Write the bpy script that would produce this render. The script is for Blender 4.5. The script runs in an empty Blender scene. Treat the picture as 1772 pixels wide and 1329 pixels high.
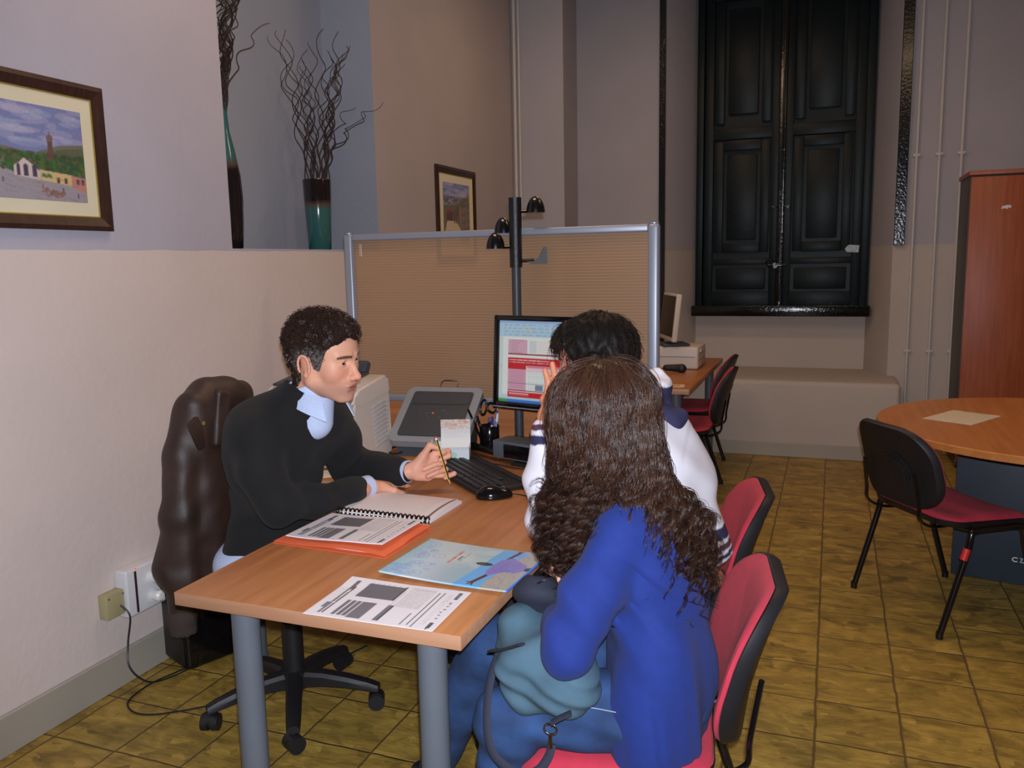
import bpy, bmesh, math, random
import numpy as np
from mathutils import Vector, Matrix
PI = math.pi
SC = bpy.context.scene
COL = SC.collection

# ------------------------------------------------------------------ camera
cam_d = bpy.data.cameras.new('camera'); cam = bpy.data.objects.new('camera', cam_d); COL.objects.link(cam)
cam_d.sensor_width = 36.0; cam_d.lens = 1440.25 / 1772 * 36.0; cam_d.clip_start = 0.05
CR = Vector((0.93401745, 0.35666778, -0.01998726)); CU = Vector((-0.03354683, 0.14327897, 0.98911362)); CF = Vector((-0.35564872, 0.92317887, -0.14579013))
m = Matrix((( CR.x, CU.x, -CF.x, 0), (CR.y, CU.y, -CF.y, 0), (CR.z, CU.z, -CF.z, 1.46), (0, 0, 0, 1)))
cam.matrix_world = m
SC.camera = cam
# ------------------------------------------------------------------ light
SC.view_settings.view_transform = 'Standard'; SC.view_settings.look = 'None'
SC.view_settings.gamma = 1.0; SC.view_settings.exposure = 0.0
w = bpy.data.worlds.new('world'); SC.world = w; w.use_nodes = True
w.node_tree.nodes['Background'].inputs[0].default_value = (0.75, 0.62, 0.55, 1); w.node_tree.nodes['Background'].inputs[1].default_value = 0.05
def light(name, kind, loc, energy, color, size=0.1, size_y=None, target=None):
    d = bpy.data.lights.new(name, kind); d.energy = energy; d.color = color
    if kind == 'AREA':
        d.shape = 'RECTANGLE' if size_y else 'DISK'; d.size = size
        if size_y: d.size_y = size_y
    elif kind == 'SPOT':
        d.shadow_soft_size = size; d.spot_size = math.radians(100); d.spot_blend = 0.6
    else: d.shadow_soft_size = size
    o = bpy.data.objects.new(name, d); COL.objects.link(o); o.location = loc
    if target is not None:
        o.rotation_euler = (Vector(target) - Vector(loc)).to_track_quat('-Z', 'Y').to_euler()
    return o
WARM = (1.0, 0.66, 0.42)
light('camera_flash', 'SPOT', (0.015, -0.01, 1.51), 255, (0.86, 0.90, 1.0), 0.012, target=Vector((0.015, -0.01, 1.51)) + CF)
CEIL = 3.6
LAMPS = [((-1.25, 2.6, CEIL - 0.14), 15), ((-0.9, 5.0, CEIL - 0.14), 11), ((0.75, 3.6, CEIL - 0.14), 11)]
for i, (p_, e_) in enumerate(LAMPS):
    light('ceiling_lamp_light', 'AREA', p_, e_, WARM, 0.9, 0.22, target=(p_[0], p_[1], 0))

# ------------------------------------------------------------------ object helpers
def tag(o, label=None, cat=None, group=None, kind=None):
    if label: o['label'] = label
    if cat: o['category'] = cat
    if group: o['group'] = group
    if kind: o['kind'] = kind
    return o
def thing(name, label, cat, loc=(0, 0, 0), rz=0.0, group=None):
    o = bpy.data.objects.new(name, None); COL.objects.link(o); o.location = loc; o.rotation_euler = (0, 0, rz)
    o.empty_display_size = 0.1
    return tag(o, label, cat, group)
def mw(o):
    M = Matrix.Translation(o.location) @ o.rotation_euler.to_matrix().to_4x4()
    return mw(o.parent) @ M if o.parent else M
def sharp(me, ang=38):
    bm = bmesh.new(); bm.from_mesh(me)
    for f in bm.faces: f.smooth = True
    a = math.radians(ang)
    for e in bm.edges:
        e.smooth = not (len(e.link_faces) == 2 and e.calc_face_angle(0) > a)
    bm.to_mesh(me); bm.free()
def obj(name, bm, mats, parent=None, ang=38, world=False):
    """bm: bmesh (freed). world=True: coordinates are world ones, moved into the parent's frame"""
    if world and parent: bm.transform(mw(parent).inverted())
    me = bpy.data.meshes.new(name); bm.normal_update(); bm.to_mesh(me); bm.free()
    if ang is not None: sharp(me, ang)
    for mt in (mats if isinstance(mats, (list, tuple)) else [mats]): me.materials.append(mt)
    o = bpy.data.objects.new(name, me); COL.objects.link(o)
    if parent: o.parent = parent
    return o
def npobj(name, V, F, mats, parent=None, smooth=True, col=None, world=False, mi=None):
    """V (n,3), F (m,4) or (m,3) arrays; col: (n,3) vertex colours, linear"""
    V = np.asarray(V, np.float32); F = np.asarray(F, np.int32)
    if world and parent:
        Mi = np.array(mw(parent).inverted()); V = V @ Mi[:3, :3].T.astype(np.float32) + Mi[:3, 3].astype(np.float32)
    me = bpy.data.meshes.new(name); k = F.shape[1]
    me.vertices.add(len(V)); me.vertices.foreach_set('co', V.ravel())
    me.loops.add(F.size); me.loops.foreach_set('vertex_index', F.ravel())
    me.polygons.add(len(F)); me.polygons.foreach_set('loop_start', np.arange(0, F.size, k, dtype=np.int32))
    me.polygons.foreach_set('loop_total', np.full(len(F), k, dtype=np.int32))
    if smooth: me.polygons.foreach_set('use_smooth', np.ones(len(F), dtype=bool))
    if mi is not None: me.polygons.foreach_set('material_index', np.asarray(mi, np.int32))
    me.update(calc_edges=True)
    if col is not None:
        a = me.color_attributes.new('Col', 'FLOAT_COLOR', 'POINT')
        c4 = np.ones((len(V), 4), np.float32); c4[:, :3] = col; a.data.foreach_set('color', c4.ravel())
    for mt in (mats if isinstance(mats, (list, tuple)) else [mats]): me.materials.append(mt)
    o = bpy.data.objects.new(name, me); COL.objects.link(o)
    if parent: o.parent = parent
    return o
def copy_tree(o, parent=None):
    c = o.copy(); COL.objects.link(c)
    if parent: c.parent = parent
    for ch in list(o.children): copy_tree(ch, c)
    return c

# ------------------------------------------------------------------ mesh helpers (all add to a bmesh)
def B(): return bmesh.new()
def box(bm, c, s, r=0.0, seg=2, rot=None, mi=0):
    t = bmesh.new(); bmesh.ops.create_cube(t, size=1.0)
    bmesh.ops.scale(t, vec=s, verts=t.verts)
    if r > 0: bmesh.ops.bevel(t, geom=list(t.edges), offset=r, segments=seg, affect='EDGES', profile=0.5)
    M = Matrix.Translation(c)
    if rot is not None: M = M @ (rot.to_4x4() if hasattr(rot, 'to_4x4') else Matrix.Rotation(rot, 4, 'Z'))
    t.transform(M)
    merge(bm, t, mi); return bm
def merge(bm, t, mi=0):
    vm = [bm.verts.new(v.co) for v in t.verts]
    for i, v in enumerate(t.verts): v.index = i
    for f in t.faces:
        try:
            g = bm.faces.new([vm[v.index] for v in f.verts]); g.material_index = mi if mi else f.material_index
        except ValueError: pass
    t.free()
def frame(d):
    d = Vector(d).normalized(); a = Vector((0, 0, 1)) if abs(d.z) < 0.95 else Vector((1, 0, 0))
    x = a.cross(d).normalized(); return x, d.cross(x), d
def cyl(bm, a, b, r1, r2=None, n=20, mi=0, cap=True):
    a, b = Vector(a), Vector(b); r2 = r1 if r2 is None else r2; x, y, d = frame(b - a)
    A = [bm.verts.new(a + r1 * (math.cos(t) * x + math.sin(t) * y)) for t in [2 * PI * i / n for i in range(n)]]
    C = [bm.verts.new(b + r2 * (math.cos(t) * x + math.sin(t) * y)) for t in [2 * PI * i / n for i in range(n)]]
    for i in range(n):
        f = bm.faces.new((A[i], A[(i + 1) % n], C[(i + 1) % n], C[i])); f.material_index = mi
    if cap:
        f = bm.faces.new(A[::-1]); f.material_index = mi; f = bm.faces.new(C); f.material_index = mi
    return bm
def tube(bm, pts, r, n=8, mi=0, closed=False, flat=1.0):
    """tube along a path; r number or list; flat squashes it along the second axis"""
    P = [Vector(p) for p in pts]; N = len(P); R = r if isinstance(r, (list, tuple)) else [r] * N
    rings = []; px = None
    for i in range(N):
        d = (P[(i + 1) % N] - P[i - 1]) if closed else (P[min(i + 1, N - 1)] - P[max(i - 1, 0)])
        d.normalize()
        if px is None: x, y, _ = frame(d)
        else:
            x = px - d * px.dot(d)
            if x.length < 1e-6: x, y, _ = frame(d)
            x.normalize(); y = d.cross(x)
        px = x
        rings.append([bm.verts.new(P[i] + R[i] * (math.cos(t) * x + flat * math.sin(t) * y)) for t in [2 * PI * j / n for j in range(n)]])
    for i in range(N if closed else N - 1):
        A, C = rings[i], rings[(i + 1) % N]
        for j in range(n):
            f = bm.faces.new((A[j], A[(j + 1) % n], C[(j + 1) % n], C[j])); f.material_index = mi
    if not closed:
        f = bm.faces.new(rings[0][::-1]); f.material_index = mi; f = bm.faces.new(rings[-1]); f.material_index = mi
    return bm
def smooth_path(pts, k=8):
    """Catmull-Rom"""
    P = [Vector(p) for p in pts]; out = []
    for i in range(len(P) - 1):
        p0, p1, p2, p3 = P[max(i - 1, 0)], P[i], P[i + 1], P[min(i + 2, len(P) - 1)]
        for j in range(k):
            t = j / k
            out.append(0.5 * ((2 * p1) + (p2 - p0) * t + (2 * p0 - 5 * p1 + 4 * p2 - p3) * t * t + (3 * p1 - p0 - 3 * p2 + p3) * t ** 3))
    out.append(P[-1]); return out
def lathe(bm, prof, c=(0, 0, 0), n=32, mi=0):
    c = Vector(c); rings = []
    for r, z in prof:
        if r < 1e-5: rings.append([bm.verts.new(c + Vector((0, 0, z)))])
        else: rings.append([bm.verts.new(c + Vector((r * math.cos(2 * PI * i / n), r * math.sin(2 * PI * i / n), z))) for i in range(n)])
    for k in range(len(rings) - 1):
        A, C = rings[k], rings[k + 1]
        for i in range(n):
            j = (i + 1) % n
            if len(A) == 1 and len(C) == 1: continue
            vs = (A[0], C[j], C[i]) if len(A) == 1 else ((A[i], A[j], C[0]) if len(C) == 1 else (A[i], A[j], C[j], C[i]))
            f = bm.faces.new(vs); f.material_index = mi
    return bm
def prism(bm, poly, z0, z1, M=None, mi=0):
    """2D outline (x,y) extruded along z from z0 to z1, then placed by matrix M"""
    M = M or Matrix.Identity(4)
    A = [bm.verts.new(M @ Vector((x, y, z0))) for x, y in poly]; C = [bm.verts.new(M @ Vector((x, y, z1))) for x, y in poly]
    n = len(poly); fs = [bm.faces.new(A[::-1]), bm.faces.new(C)]
    for i in range(n): fs.append(bm.faces.new((A[i], A[(i + 1) % n], C[(i + 1) % n], C[i])))
    for f in fs: f.material_index = mi
    return bm
def rrect(w, h, r, n=6):
    out = []
    for cx, cy, a0 in ((w / 2 - r, h / 2 - r, 0), (-w / 2 + r, h / 2 - r, 90), (-w / 2 + r, -h / 2 + r, 180), (w / 2 - r, -h / 2 + r, 270)):
        for i in range(n + 1):
            a = math.radians(a0 + 90 * i / n); out.append((cx + r * math.cos(a), cy + r * math.sin(a)))
    return out
def pad(bm, outline, top, bot, edge, fmap, mi=0):
    """upholstered slab: concentric rings of an outline; top/bot thickness, edge radius; fmap (x,y,h)->Vector"""
    def ring(s, h): return [bm.verts.new(fmap(x * s, y * s, h)) for x, y in outline]
    prof = [(0.02, top), (0.35, top), (0.6, top * .97), (0.8, top * .9), (0.92, top * .72), (0.98, top * .4), (1.0, 0.0), (0.985, -bot * .6), (0.95, -bot), (0.6, -bot), (0.02, -bot)]
    R = [ring(s, h) for s, h in prof]; n = len(outline)
    for k in range(len(R) - 1):
        for i in range(n):
            f = bm.faces.new((R[k + 1][i], R[k + 1][(i + 1) % n], R[k][(i + 1) % n], R[k][i])); f.material_index = mi
    bm.faces.new(R[0][::-1]).material_index = mi; bm.faces.new(R[-1]).material_index = mi
    bmesh.ops.recalc_face_normals(bm, faces=bm.faces)
    return bm

# ------------------------------------------------------------------ materials
def s2l(c):
    return tuple(((v / 255) / 12.92 if v / 255 <= 0.04045 else ((v / 255 + 0.055) / 1.055) ** 2.4) for v in c)
def new_mat(name):
    mt = bpy.data.materials.new(name); mt.use_nodes = True
    nt = mt.node_tree; return mt, nt, nt.nodes['Principled BSDF']
def node(nt, t, **kw):
    n = nt.nodes.new(t)
    for k, v in kw.items(): setattr(n, k, v)
    return n
def mat(name, c, rough=0.6, metal=0.0, var=0.0, scale=8.0, bump=0.0, bscale=120.0, sheen=0.0, emit=None, spec=None, coat=0.0, stretch=None):
    """plain procedural material: base colour varied by noise, with a fine noise bump"""
    mt, nt, P = new_mat(name); c = s2l(c)
    P.inputs['Roughness'].default_value = rough; P.inputs['Metallic'].default_value = metal
    if spec is not None: P.inputs['Specular IOR Level'].default_value = spec
    if coat: P.inputs['Coat Weight'].default_value = coat; P.inputs['Coat Roughness'].default_value = 0.15
    if sheen: P.inputs['Sheen Weight'].default_value = sheen
    tc = node(nt, 'ShaderNodeTexCoord'); src = tc.outputs['Object']
    if stretch:
        mp = node(nt, 'ShaderNodeMapping'); mp.inputs['Scale'].default_value = stretch; nt.links.new(src, mp.inputs[0]); src = mp.outputs[0]
    ns = node(nt, 'ShaderNodeTexNoise'); ns.inputs['Scale'].default_value = scale; ns.inputs['Detail'].default_value = 4
    nt.links.new(src, ns.inputs['Vector'])
    rp = node(nt, 'ShaderNodeValToRGB'); v = max(var, 0.02)
    rp.color_ramp.elements[0].position = 0.3; rp.color_ramp.elements[0].color = tuple(x * (1 - v) for x in c) + (1,)
    rp.color_ramp.elements[1].position = 0.7; rp.color_ramp.elements[1].color = tuple(min(1, x * (1 + v)) for x in c) + (1,)
    nt.links.new(ns.outputs['Fac'], rp.inputs[0]); nt.links.new(rp.outputs[0], P.inputs['Base Color'])
    if emit:
        P.inputs['Emission Color'].default_value = s2l(emit[0]) + (1,); P.inputs['Emission Strength'].default_value = emit[1]
    if bump:
        nb = node(nt, 'ShaderNodeTexNoise'); nb.inputs['Scale'].default_value = bscale; nb.inputs['Detail'].default_value = 3
        nt.links.new(src, nb.inputs['Vector'])
        bp = node(nt, 'ShaderNodeBump'); bp.inputs['Strength'].default_value = bump; bp.inputs['Distance'].default_value = 0.004
        nt.links.new(nb.outputs['Fac'], bp.inputs['Height']); nt.links.new(bp.outputs[0], P.inputs['Normal'])
    return mt
def vmat(name, rough=0.6, bump=0.0, bscale=200.0, emit=0.0, sss=0.0, spec=0.5, var=0.0):
    """printed or naturally coloured surface: reads the colour attribute painted on the mesh"""
    mt, nt, P = new_mat(name); P.inputs['Roughness'].default_value = rough; P.inputs['Specular IOR Level'].default_value = spec
    a = node(nt, 'ShaderNodeVertexColor'); a.layer_name = 'Col'; out = a.outputs[0]
    if var:
        ns = node(nt, 'ShaderNodeTexNoise'); ns.inputs['Scale'].default_value = 40
        mx = node(nt, 'ShaderNodeMix', data_type='RGBA', blend_type='MULTIPLY'); mx.inputs[0].default_value = var
        nt.links.new(out, mx.inputs[6]); nt.links.new(ns.outputs['Color'], mx.inputs[7]); out = mx.outputs[2]
    nt.links.new(out, P.inputs['Base Color'])
    if emit:
        nt.links.new(out, P.inputs['Emission Color']); P.inputs['Emission Strength'].default_value = emit
    if sss: P.inputs['Subsurface Weight'].default_value = sss; P.inputs['Subsurface Radius'].default_value = (0.012, 0.005, 0.003); P.inputs['Subsurface Scale'].default_value = 1.0
    if bump:
        nb = node(nt, 'ShaderNodeTexNoise'); nb.inputs['Scale'].default_value = bscale
        tc = node(nt, 'ShaderNodeTexCoord'); nt.links.new(tc.outputs['Object'], nb.inputs['Vector'])
        bp = node(nt, 'ShaderNodeBump'); bp.inputs['Strength'].default_value = bump; bp.inputs['Distance'].default_value = 0.003
        nt.links.new(nb.outputs['Fac'], bp.inputs['Height']); nt.links.new(bp.outputs[0], P.inputs['Normal'])
    return mt
def wood(name, c1, c2, axis='Y', rough=0.35, scale=30):
    mt, nt, P = new_mat(name); P.inputs['Roughness'].default_value = rough
    tc = node(nt, 'ShaderNodeTexCoord'); mp = node(nt, 'ShaderNodeMapping')
    st = {'X': (1, 14, 14), 'Y': (14, 1, 14), 'Z': (14, 14, 1)}[axis]; mp.inputs['Scale'].default_value = st
    ns = node(nt, 'ShaderNodeTexNoise'); ns.inputs['Scale'].default_value = scale / 8; ns.inputs['Detail'].default_value = 8; ns.inputs['Distortion'].default_value = 0.3
    rp = node(nt, 'ShaderNodeValToRGB'); rp.color_ramp.elements[0].position = 0.3; rp.color_ramp.elements[1].position = 0.72
    rp.color_ramp.elements[0].color = s2l(c1) + (1,); rp.color_ramp.elements[1].color = s2l(c2) + (1,)
    nt.links.new(tc.outputs['Object'], mp.inputs[0]); nt.links.new(mp.outputs[0], ns.inputs['Vector'])
    nt.links.new(ns.outputs['Fac'], rp.inputs[0]); nt.links.new(rp.outputs[0], P.inputs['Base Color'])
    return mt
def wall_mat(name, upper, lower, zsplit, bump=0.25):
    """painted plaster: one paint above the dado line, a creamier one below"""
    mt, nt, P = new_mat(name); P.inputs['Roughness'].default_value = 0.75; P.inputs['Specular IOR Level'].default_value = 0.25
    g = node(nt, 'ShaderNodeNewGeometry'); sp = node(nt, 'ShaderNodeSeparateXYZ'); nt.links.new(g.outputs['Position'], sp.inputs[0])
    n1 = node(nt, 'ShaderNodeTexNoise'); n1.inputs['Scale'].default_value = 6; nt.links.new(g.outputs['Position'], n1.inputs['Vector'])
    ma = node(nt, 'ShaderNodeMath', operation='MULTIPLY_ADD'); ma.inputs[1].default_value = 0.012; nt.links.new(n1.outputs['Fac'], ma.inputs[0]); nt.links.new(sp.outputs['Z'], ma.inputs[2])
    gt = node(nt, 'ShaderNodeMath', operation='GREATER_THAN'); gt.inputs[1].default_value = zsplit + 0.006; nt.links.new(ma.outputs[0], gt.inputs[0])
    mx = node(nt, 'ShaderNodeMix', data_type='RGBA'); mx.inputs[6].default_value = s2l(lower) + (1,); mx.inputs[7].default_value = s2l(upper) + (1,)
    nt.links.new(gt.outputs[0], mx.inputs[0])
    n2 = node(nt, 'ShaderNodeTexNoise'); n2.inputs['Scale'].default_value = 2.2; n2.inputs['Detail'].default_value = 5; nt.links.new(g.outputs['Position'], n2.inputs['Vector'])
    rp = node(nt, 'ShaderNodeValToRGB'); rp.color_ramp.elements[0].position = 0.25; rp.color_ramp.elements[0].color = (0.86, 0.86, 0.86, 1); rp.color_ramp.elements[1].position = 0.6; rp.color_ramp.elements[1].color = (1, 1, 1, 1)
    nt.links.new(n2.outputs['Fac'], rp.inputs[0])
    mm = node(nt, 'ShaderNodeMix', data_type='RGBA', blend_type='MULTIPLY'); mm.inputs[0].default_value = 0.5
    nt.links.new(mx.outputs[2], mm.inputs[6]); nt.links.new(rp.outputs[0], mm.inputs[7]); nt.links.new(mm.outputs[2], P.inputs['Base Color'])
    n3 = node(nt, 'ShaderNodeTexNoise'); n3.inputs['Scale'].default_value = 35; n3.inputs['Detail'].default_value = 6; nt.links.new(g.outputs['Position'], n3.inputs['Vector'])
    bp = node(nt, 'ShaderNodeBump'); bp.inputs['Strength'].default_value = bump; bp.inputs['Distance'].default_value = 0.006
    nt.links.new(n3.outputs['Fac'], bp.inputs['Height']); nt.links.new(bp.outputs[0], P.inputs['Normal'])
    return mt
def floor_mat():
    mt, nt, P = new_mat('stamped_floor'); L = nt.links
    g = node(nt, 'ShaderNodeNewGeometry')
    nd = node(nt, 'ShaderNodeTexNoise'); nd.inputs['Scale'].default_value = 9; nd.inputs['Detail'].default_value = 3; L.new(g.outputs['Position'], nd.inputs['Vector'])
    sb = node(nt, 'ShaderNodeVectorMath', operation='SUBTRACT'); sb.inputs[1].default_value = (0.5, 0.5, 0.5); L.new(nd.outputs['Color'], sb.inputs[0])
    sc = node(nt, 'ShaderNodeVectorMath', operation='SCALE'); sc.inputs['Scale'].default_value = 0.013; L.new(sb.outputs[0], sc.inputs[0])
    ad = node(nt, 'ShaderNodeVectorMath', operation='ADD'); L.new(g.outputs['Position'], ad.inputs[0]); L.new(sc.outputs[0], ad.inputs[1])
    ad2 = node(nt, 'ShaderNodeVectorMath', operation='ADD'); ad2.inputs[1].default_value = (10.005, 9.99, 0); L.new(ad.outputs[0], ad2.inputs[0])
    dv = node(nt, 'ShaderNodeVectorMath', operation='SCALE'); dv.inputs['Scale'].default_value = 4.0; L.new(ad2.outputs[0], dv.inputs[0])
    fr = node(nt, 'ShaderNodeVectorMath', operation='FRACTION'); L.new(dv.outputs[0], fr.inputs[0])
    fl = node(nt, 'ShaderNodeVectorMath', operation='FLOOR'); L.new(dv.outputs[0], fl.inputs[0])
    ce = node(nt, 'ShaderNodeVectorMath', operation='SUBTRACT'); ce.inputs[1].default_value = (0.5, 0.5, 0.5); L.new(fr.outputs[0], ce.inputs[0])
    ab = node(nt, 'ShaderNodeVectorMath', operation='ABSOLUTE'); L.new(ce.outputs[0], ab.inputs[0])
    sp = node(nt, 'ShaderNodeSeparateXYZ'); L.new(ab.outputs[0], sp.inputs[0])
    mxm = node(nt, 'ShaderNodeMath', operation='MAXIMUM'); L.new(sp.outputs['X'], mxm.inputs[0]); L.new(sp.outputs['Y'], mxm.inputs[1])
    gr = node(nt, 'ShaderNodeValToRGB'); gr.color_ramp.elements[0].position = 0.480; gr.color_ramp.elements[1].position = 0.496   # 1 = joint
    L.new(mxm.outputs[0], gr.inputs[0])
    n1 = node(nt, 'ShaderNodeTexNoise'); n1.inputs['Scale'].default_value = 5; n1.inputs['Detail'].default_value = 8; n1.inputs['Roughness'].default_value = 0.65; n1.inputs['Distortion'].default_value = 0.8
    mp = node(nt, 'ShaderNodeMapping'); mp.inputs['Scale'].default_value = (1, 1.9, 1); L.new(g.outputs['Position'], mp.inputs[0])
    wn = node(nt, 'ShaderNodeTexWhiteNoise'); L.new(fl.outputs[0], wn.inputs['Vector'])
    of = node(nt, 'ShaderNodeVectorMath', operation='ADD'); L.new(mp.outputs[0], of.inputs[0]); L.new(wn.outputs['Color'], of.inputs[1])
    L.new(of.outputs[0], n1.inputs['Vector'])
    rp = node(nt, 'ShaderNodeValToRGB'); e = rp.color_ramp.elements
    e[0].position = 0.3; e[0].color = s2l((102, 82, 38)) + (1,); e[1].position = 0.72; e[1].color = s2l((196, 166, 88)) + (1,)
    x = e.new(0.45); x.color = s2l((146, 120, 56)) + (1,); x = e.new(0.58); x.color = s2l((174, 143, 66)) + (1,)
    L.new(n1.outputs['Fac'], rp.inputs[0])
    mm = node(nt, 'ShaderNodeMix', data_type='RGBA'); mm.inputs[7].default_value = s2l((104, 84, 52)) + (1,); L.new(gr.outputs[0], mm.inputs[0]); L.new(rp.outputs[0], mm.inputs[6])
    L.new(mm.outputs[2], P.inputs['Base Color'])
    n4 = node(nt, 'ShaderNodeTexNoise'); n4.inputs['Scale'].default_value = 14; n4.inputs['Detail'].default_value = 7; n4.inputs['Roughness'].default_value = 0.6
    mp4 = node(nt, 'ShaderNodeMapping'); mp4.inputs['Scale'].default_value = (0.6, 1.7, 1); L.new(of.outputs[0], mp4.inputs[0]); L.new(mp4.outputs[0], n4.inputs['Vector'])
    hh = node(nt, 'ShaderNodeMath', operation='SUBTRACT'); L.new(n4.outputs['Fac'], hh.inputs[0]); L.new(gr.outputs[0], hh.inputs[1])
    bp = node(nt, 'ShaderNodeBump'); bp.inputs['Strength'].default_value = 0.55; bp.inputs['Distance'].default_value = 0.008
    L.new(hh.outputs[0], bp.inputs['Height']); L.new(bp.outputs[0], P.inputs['Normal'])
    P.inputs['Roughness'].default_value = 0.42; P.inputs['Specular IOR Level'].default_value = 0.35
    return mt

# ------------------------------------------------------------------ painter: printed matter as a coloured grid
class Canvas:
    def __init__(s, w, h, c=(255, 255, 255)):
        s.w, s.h = w, h; s.a = np.ones((h, w, 3)) * np.array(c, float)
        s.Y, s.X = np.mgrid[0:h, 0:w] + 0.5
    def put(s, m, c, al=1.0): s.a[m] = s.a[m] * (1 - al) + np.array(c, float) * al
    def rect(s, x0, y0, x1, y1, c, al=1.0): s.put((s.X >= x0) & (s.X < x1) & (s.Y >= y0) & (s.Y < y1), c, al)
    def ell(s, cx, cy, rx, ry, c, al=1.0): s.put(((s.X - cx) / rx) ** 2 + ((s.Y - cy) / ry) ** 2 < 1, c, al)
    def ring(s, cx, cy, r, t, c, al=1.0):
        d = np.hypot(s.X - cx, s.Y - cy); s.put(abs(d - r) < t, c, al)
    def line(s, x0, y0, x1, y1, t, c, al=1.0):
        dx, dy = x1 - x0, y1 - y0; q = max(dx * dx + dy * dy, 1e-9)
        u = np.clip(((s.X - x0) * dx + (s.Y - y0) * dy) / q, 0, 1)
        s.put(np.hypot(s.X - x0 - u * dx, s.Y - y0 - u * dy) < t, c, al)
    def poly(s, pts, c, al=1.0):
        m = np.zeros(s.X.shape, bool); n = len(pts)
        for i in range(n):
            x0, y0 = pts[i]; x1, y1 = pts[(i + 1) % n]
            if y0 == y1: continue
            m ^= ((s.Y > min(y0, y1)) & (s.Y <= max(y0, y1)) & (s.X < (x1 - x0) * (s.Y - y0) / (y1 - y0) + x0))
        s.put(m, c, al)
    def noise(s, amp, seed=0, cell=1):
        r = np.random.default_rng(seed); n = r.normal(size=(s.h // cell + 2, s.w // cell + 2))
        n = np.repeat(np.repeat(n, cell, 0), cell, 1)[:s.h, :s.w]
        s.a += amp * n[..., None]
    def text(s, x, y, t, sc, c, al=1.0):
        for ch in t:
            g = FONT.get(ch.upper(), 0)
            for k in range(15):
                if g >> (14 - k) & 1: s.rect(x + (k % 3) * sc, y + (k // 3) * sc, x + (k % 3 + 1) * sc, y + (k // 3 + 1) * sc, c, al)
            x += 4 * sc
    def lin(s):
        v = np.clip(s.a, 0, 255) / 255; return np.where(v <= 0.04045, v / 12.92, ((v + 0.055) / 1.055) ** 2.4)
FONT = {'A': 0b010101111101101, 'B': 0b110101110101110, 'C': 0b011100100100011, 'D': 0b110101101101110, 'E': 0b111100110100111, 'F': 0b111100110100100, 'G': 0b011100101101011,
        'H': 0b101101111101101, 'I': 0b111010010010111, 'L': 0b100100100100111, 'M': 0b101111111101101, 'N': 0b110101101101101, 'O': 0b010101101101010, 'P': 0b110101110100100,
        'R': 0b110101110101101, 'S': 0b011100010001110, 'T': 0b111010010010010, 'U': 0b101101101101111, 'V': 0b101101101101010, 'Y': 0b101101010010010, '2': 0b110001010100111}
def sheet(name, cv, w, h, mt, parent=None, fn=None, thick=0.0008, M=None):
    """a printed sheet: canvas (row 0 = far edge, y = +h/2) mapped on w x h; fn(x,y)->z bends it; closed thin slab"""
    nx, ny = cv.w, cv.h
    X, Y = np.meshgrid(np.linspace(-w / 2, w / 2, nx + 1), np.linspace(h / 2, -h / 2, ny + 1))
    Z = fn(X, Y) if fn else np.zeros_like(X)
    lin = cv.lin(); pc = np.zeros((ny + 1, nx + 1, 3)); cnt = np.zeros((ny + 1, nx + 1, 1))
    for dy in (0, 1):
        for dx in (0, 1): pc[dy:dy + ny, dx:dx + nx] += lin; cnt[dy:dy + ny, dx:dx + nx] += 1
    pc /= cnt
    V = np.stack([X, Y, Z + thick], -1).reshape(-1, 3); idx = np.arange((nx + 1) * (ny + 1)).reshape(ny + 1, nx + 1)
    F = [np.stack([idx[1:, :-1], idx[1:, 1:], idx[:-1, 1:], idx[:-1, :-1]], -1).reshape(-1, 4)]
    bd = np.concatenate([idx[0, :-1], idx[:-1, -1], idx[-1, :0:-1], idx[:0:-1, 0]])
    Vb = V[bd].copy(); Vb[:, 2] -= thick; b0 = len(V)
    k = np.arange(len(bd)); k2 = (k + 1) % len(bd)
    F.append(np.stack([bd[k], bd[k2], b0 + k2, b0 + k], -1))
    cc = np.concatenate([pc.reshape(-1, 3), pc.reshape(-1, 3)[bd]]); V = np.concatenate([V, Vb])
    if M is not None:
        A = np.array(M); V = V @ A[:3, :3].T + A[:3, 3]
    return npobj(name, V, np.concatenate(F), mt, parent, col=cc)

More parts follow.
